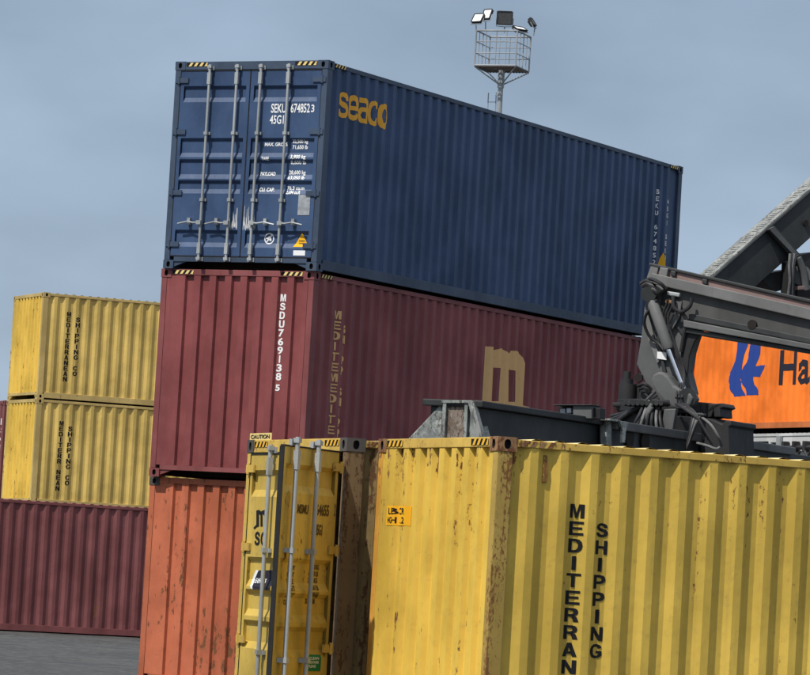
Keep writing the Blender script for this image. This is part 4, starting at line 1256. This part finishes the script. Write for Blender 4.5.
# far end frame and twistlock feet
for s_, nm in ((s_end + .1, 'twistlock'), (5.05, 'twistlock')):
    for k in (-1.05, 1.05):
        p = O2 + sdir * s_ + spl.n * (-.27 + k) + rs_off
        z = epl.hit(445, 402).z
        mb = MB(); mb.box(p.x - .12, p.x + .12, p.y - .12, p.y + .12, z - 1.0, z - .72); mb.tube([(p.x, p.y, z - 1.1), (p.x, p.y, z - 1.0)], .05, 10)
        mb.build(nm, mat['grey_dark'], spr)
p0 = O2 + sdir * 5.05 - spl.n * .27 + rs_off; p0.z = 0; z = epl.hit(445, 402).z
mb = MB(); f = lambda q: p0 + sdir * q[0] + spl.n * q[1] + Vector((0, 0, q[2]))
mb.box(-.12, .12, -1.2, 1.2, z - .75, z - .45, f); mb.build('end_frame', mat['bare'], spr)

# chassis, wheels and cab of the machine, past the right of the frame
def mloc(u, v, z): return bdir * u + bn * v + Vector((0, 0, z))
def mbox(a, name, mt, parent=rs, bevel=.04):
    mb = MB(); mb.box(*a, M=lambda p: mloc(*p)); return mb.build(name, mat[mt], parent, bevel)
mbox((3.4, 9.4, -1.35, 1.35, .7, 1.5), 'chassis', 'grey_mach')
mbox((7.6, 9.8, -1.45, 1.45, 1.2, 2.4), 'counterweight', 'grey_dark')
mbox((7.2, 8.6, -.9, .9, 1.9, (ext((661, 266), (810, 300), UM)).z - .1), 'boom_pedestal', 'grey_mach')
cab = mbox((5.0, 6.5, -1.5, -.55, 1.5, 3.2), 'cab', 'grey_mach')
mbox((4.985, 4.998, -1.4, -.65, 1.9, 3.05), 'cab_window', 'cab_glass', cab, 0); mbox((5.1, 6.4, -1.52, -1.503, 2.0, 3.05), 'cab_window', 'cab_glass', cab, 0)
for u in (4.1, 8.6):
    for v in (-1.35, 1.35):
        mb = MB(); mb.tube([mloc(u, v - .3, .8), mloc(u, v - .25, .8), mloc(u, v + .25, .8), mloc(u, v + .3, .8)], [.62, .8, .8, .62], 28)
        w_ = mb.build('wheel', mat['tyre'], rs, 0, True)
        mb = MB(); sg = 1 if v > 0 else -1
        mb.tube([mloc(u, v + sg * .28, .8), mloc(u, v + sg * .312, .8)], .38, 20); mb.build('rim', mat['grey_light'], w_)

# ------------------------------------------------------------------ second machine's raised boom
B0 = CAM + ray(740, 270) * (60 / ray(740, 270).y)
cph = rad(27)
cd = Vector((math.cos(cph), math.sin(cph), 0))
cpl = Plane(Vector((B0.x, B0.y, 0)), cd)
cb = empty('crane_boom', (B0.x, B0.y, 0))
tag(cb, 'raised dark grey crane boom with worn pale top, rising behind the reach stacker', 'crane boom')
cof = -Vector((B0.x, B0.y, 0))
def cslab(P, off0, off1, name, mt, parent, bevel=.012):
    fr = [cpl.hit(x, y, off0) for x, y in P]
    mb = MB(); mb.prism([p + cof for p in fr], [p + cpl.n * (off1 - off0) + cof for p in fr])
    return mb.build(name, mat[mt], parent, bevel)
def lin(p, q, x): return (x, q[1] + (q[1] - p[1]) / (q[0] - p[0]) * (x - q[0]))
tA, tB = (716, 273), (810, 190)           # top edge of the side plate
bA, bB = (762, 281), (810, 238)           # lower edge
cm_ = cslab([(688, 297.5), tA, lin(tA, tB, 900), lin(bA, bB, 905), (779, 266), (771, 273), bA, (742, 300), (700, 310)], 0, -.38, 'boom_body', 'grey_dark', cb)
tp = lambda x, d: (x + d * .66, lin(tA, tB, x)[1] + d * .75)
a, b = cpl.hit(*lin(tA, tB, 696)), cpl.hit(*lin(tA, tB, 900))
up = (b - a).normalized().cross(cpl.n).normalized()
if up.z < 0: up = -up
F = [a + up * .004, b + up * .004, b + up * .03, a + up * .03]
mb = MB(); mb.prism([p + cof + cpl.n * .03 for p in F], [p + cof - cpl.n * .40 for p in F]); mb.build('tread_plate', mat['worn'], cm_)
dd = (b - a).normalized()
for k in range(80):
    if k % 5 == 4: continue
    p = a + (b - a) * ((k + .5) / 80) + up * .031
    q4 = [p - dd * .010, p + dd * .010, p + dd * .010 + up * .007, p - dd * .010 + up * .007]
    mb = MB(); mb.prism([v + cof - cpl.n * .08 for v in q4], [v + cof - cpl.n * (.20 + .12 * random.random()) for v in q4]); mb.build('cleat', mat['bare'], cm_)
cslab([tp(690, 0), tp(905, 0), tp(905, 2.0), tp(690, 2.0)], .035, .0005, 'top_edge', 'grey_mach', cm_, .004)
cslab([(768, 230), (775, 226), (801, 255), (797, 263)], .10, .001, 'clamp_bracket', 'grey_dark', cm_)
cslab([(769, 229), (774, 226.5), (799, 255), (796.5, 258)], .13, .101, 'bracket_rib', 'grey_mach', cm_, .004)
mb = MB()
for x, y, r in ((805, 223, .05), (786, 252, .03)):
    p = cpl.hit(x, y); mb.tube([p + cof - cpl.n * .02, p + cof + cpl.n * .03], r, 12)
mb.build('port', mat['cavity'], cm_)
cslab([(763, 281), (770, 273), (790, 269), (790, 288), (775, 292)], -.15, -.55, 'lower_housing', 'grey_dark', cb)
cslab([(789, 262), (794, 260), (794, 295), (788, 295)], .12, -.1, 'hydraulic_block', 'grease', cb)
cslab([(797, 256), (812, 252), (830, 262), (830, 300), (797, 296)], -.05, -.5, 'hydraulic_block', 'grease', cb)
mb = MB(); mb.tube([cpl.hit(798, 258, .16) + cof, cpl.hit(803, 270, .16) + cof, cpl.hit(806, 290, .16) + cof], .06, 10); mb.tube([cpl.hit(801, 275, .02) + cof, cpl.hit(801, 275, .12) + cof], .16, 16)
mb.build('cylinder', mat['grey_mach'], cb, 0, True)
cslab([(798, 286), (830, 285), (830, 289), (798, 290)], .2, .12, 'guard_rail', 'pink', cb)
for k in range(4):
    P = [cpl.hit(790 + k * 2, 254, .16) + cof, cpl.hit(789 + k * 1.6, 266, .22) + cof, cpl.hit(790 + k * 1.2, 280, .2) + cof, cpl.hit(788 + k * 2, 296, .15) + cof]
    mb = MB(); mb.tube(P, .022, 7); mb.build('hose', mat['hose'] if k % 2 else mat['hose_grey'], cb, 0, True)
# column that carries it, past the frame
q = cpl.hit(*lin(tA, tB, 900)); q2 = cpl.hit(*lin(bA, bB, 905))
mb = MB(); b = Vector((q.x, q.y, 0)) + cof - cpl.n * .31; mb.box(b.x - .45, b.x + .45, b.y - .45, b.y + .45, 0, q2.z + .2); mb.box(b.x - 1.6, b.x + 1.6, b.y - 1.6, b.y + 1.6, .02, .5); mb.build('column', mat['grey_dark'], cb, .03)
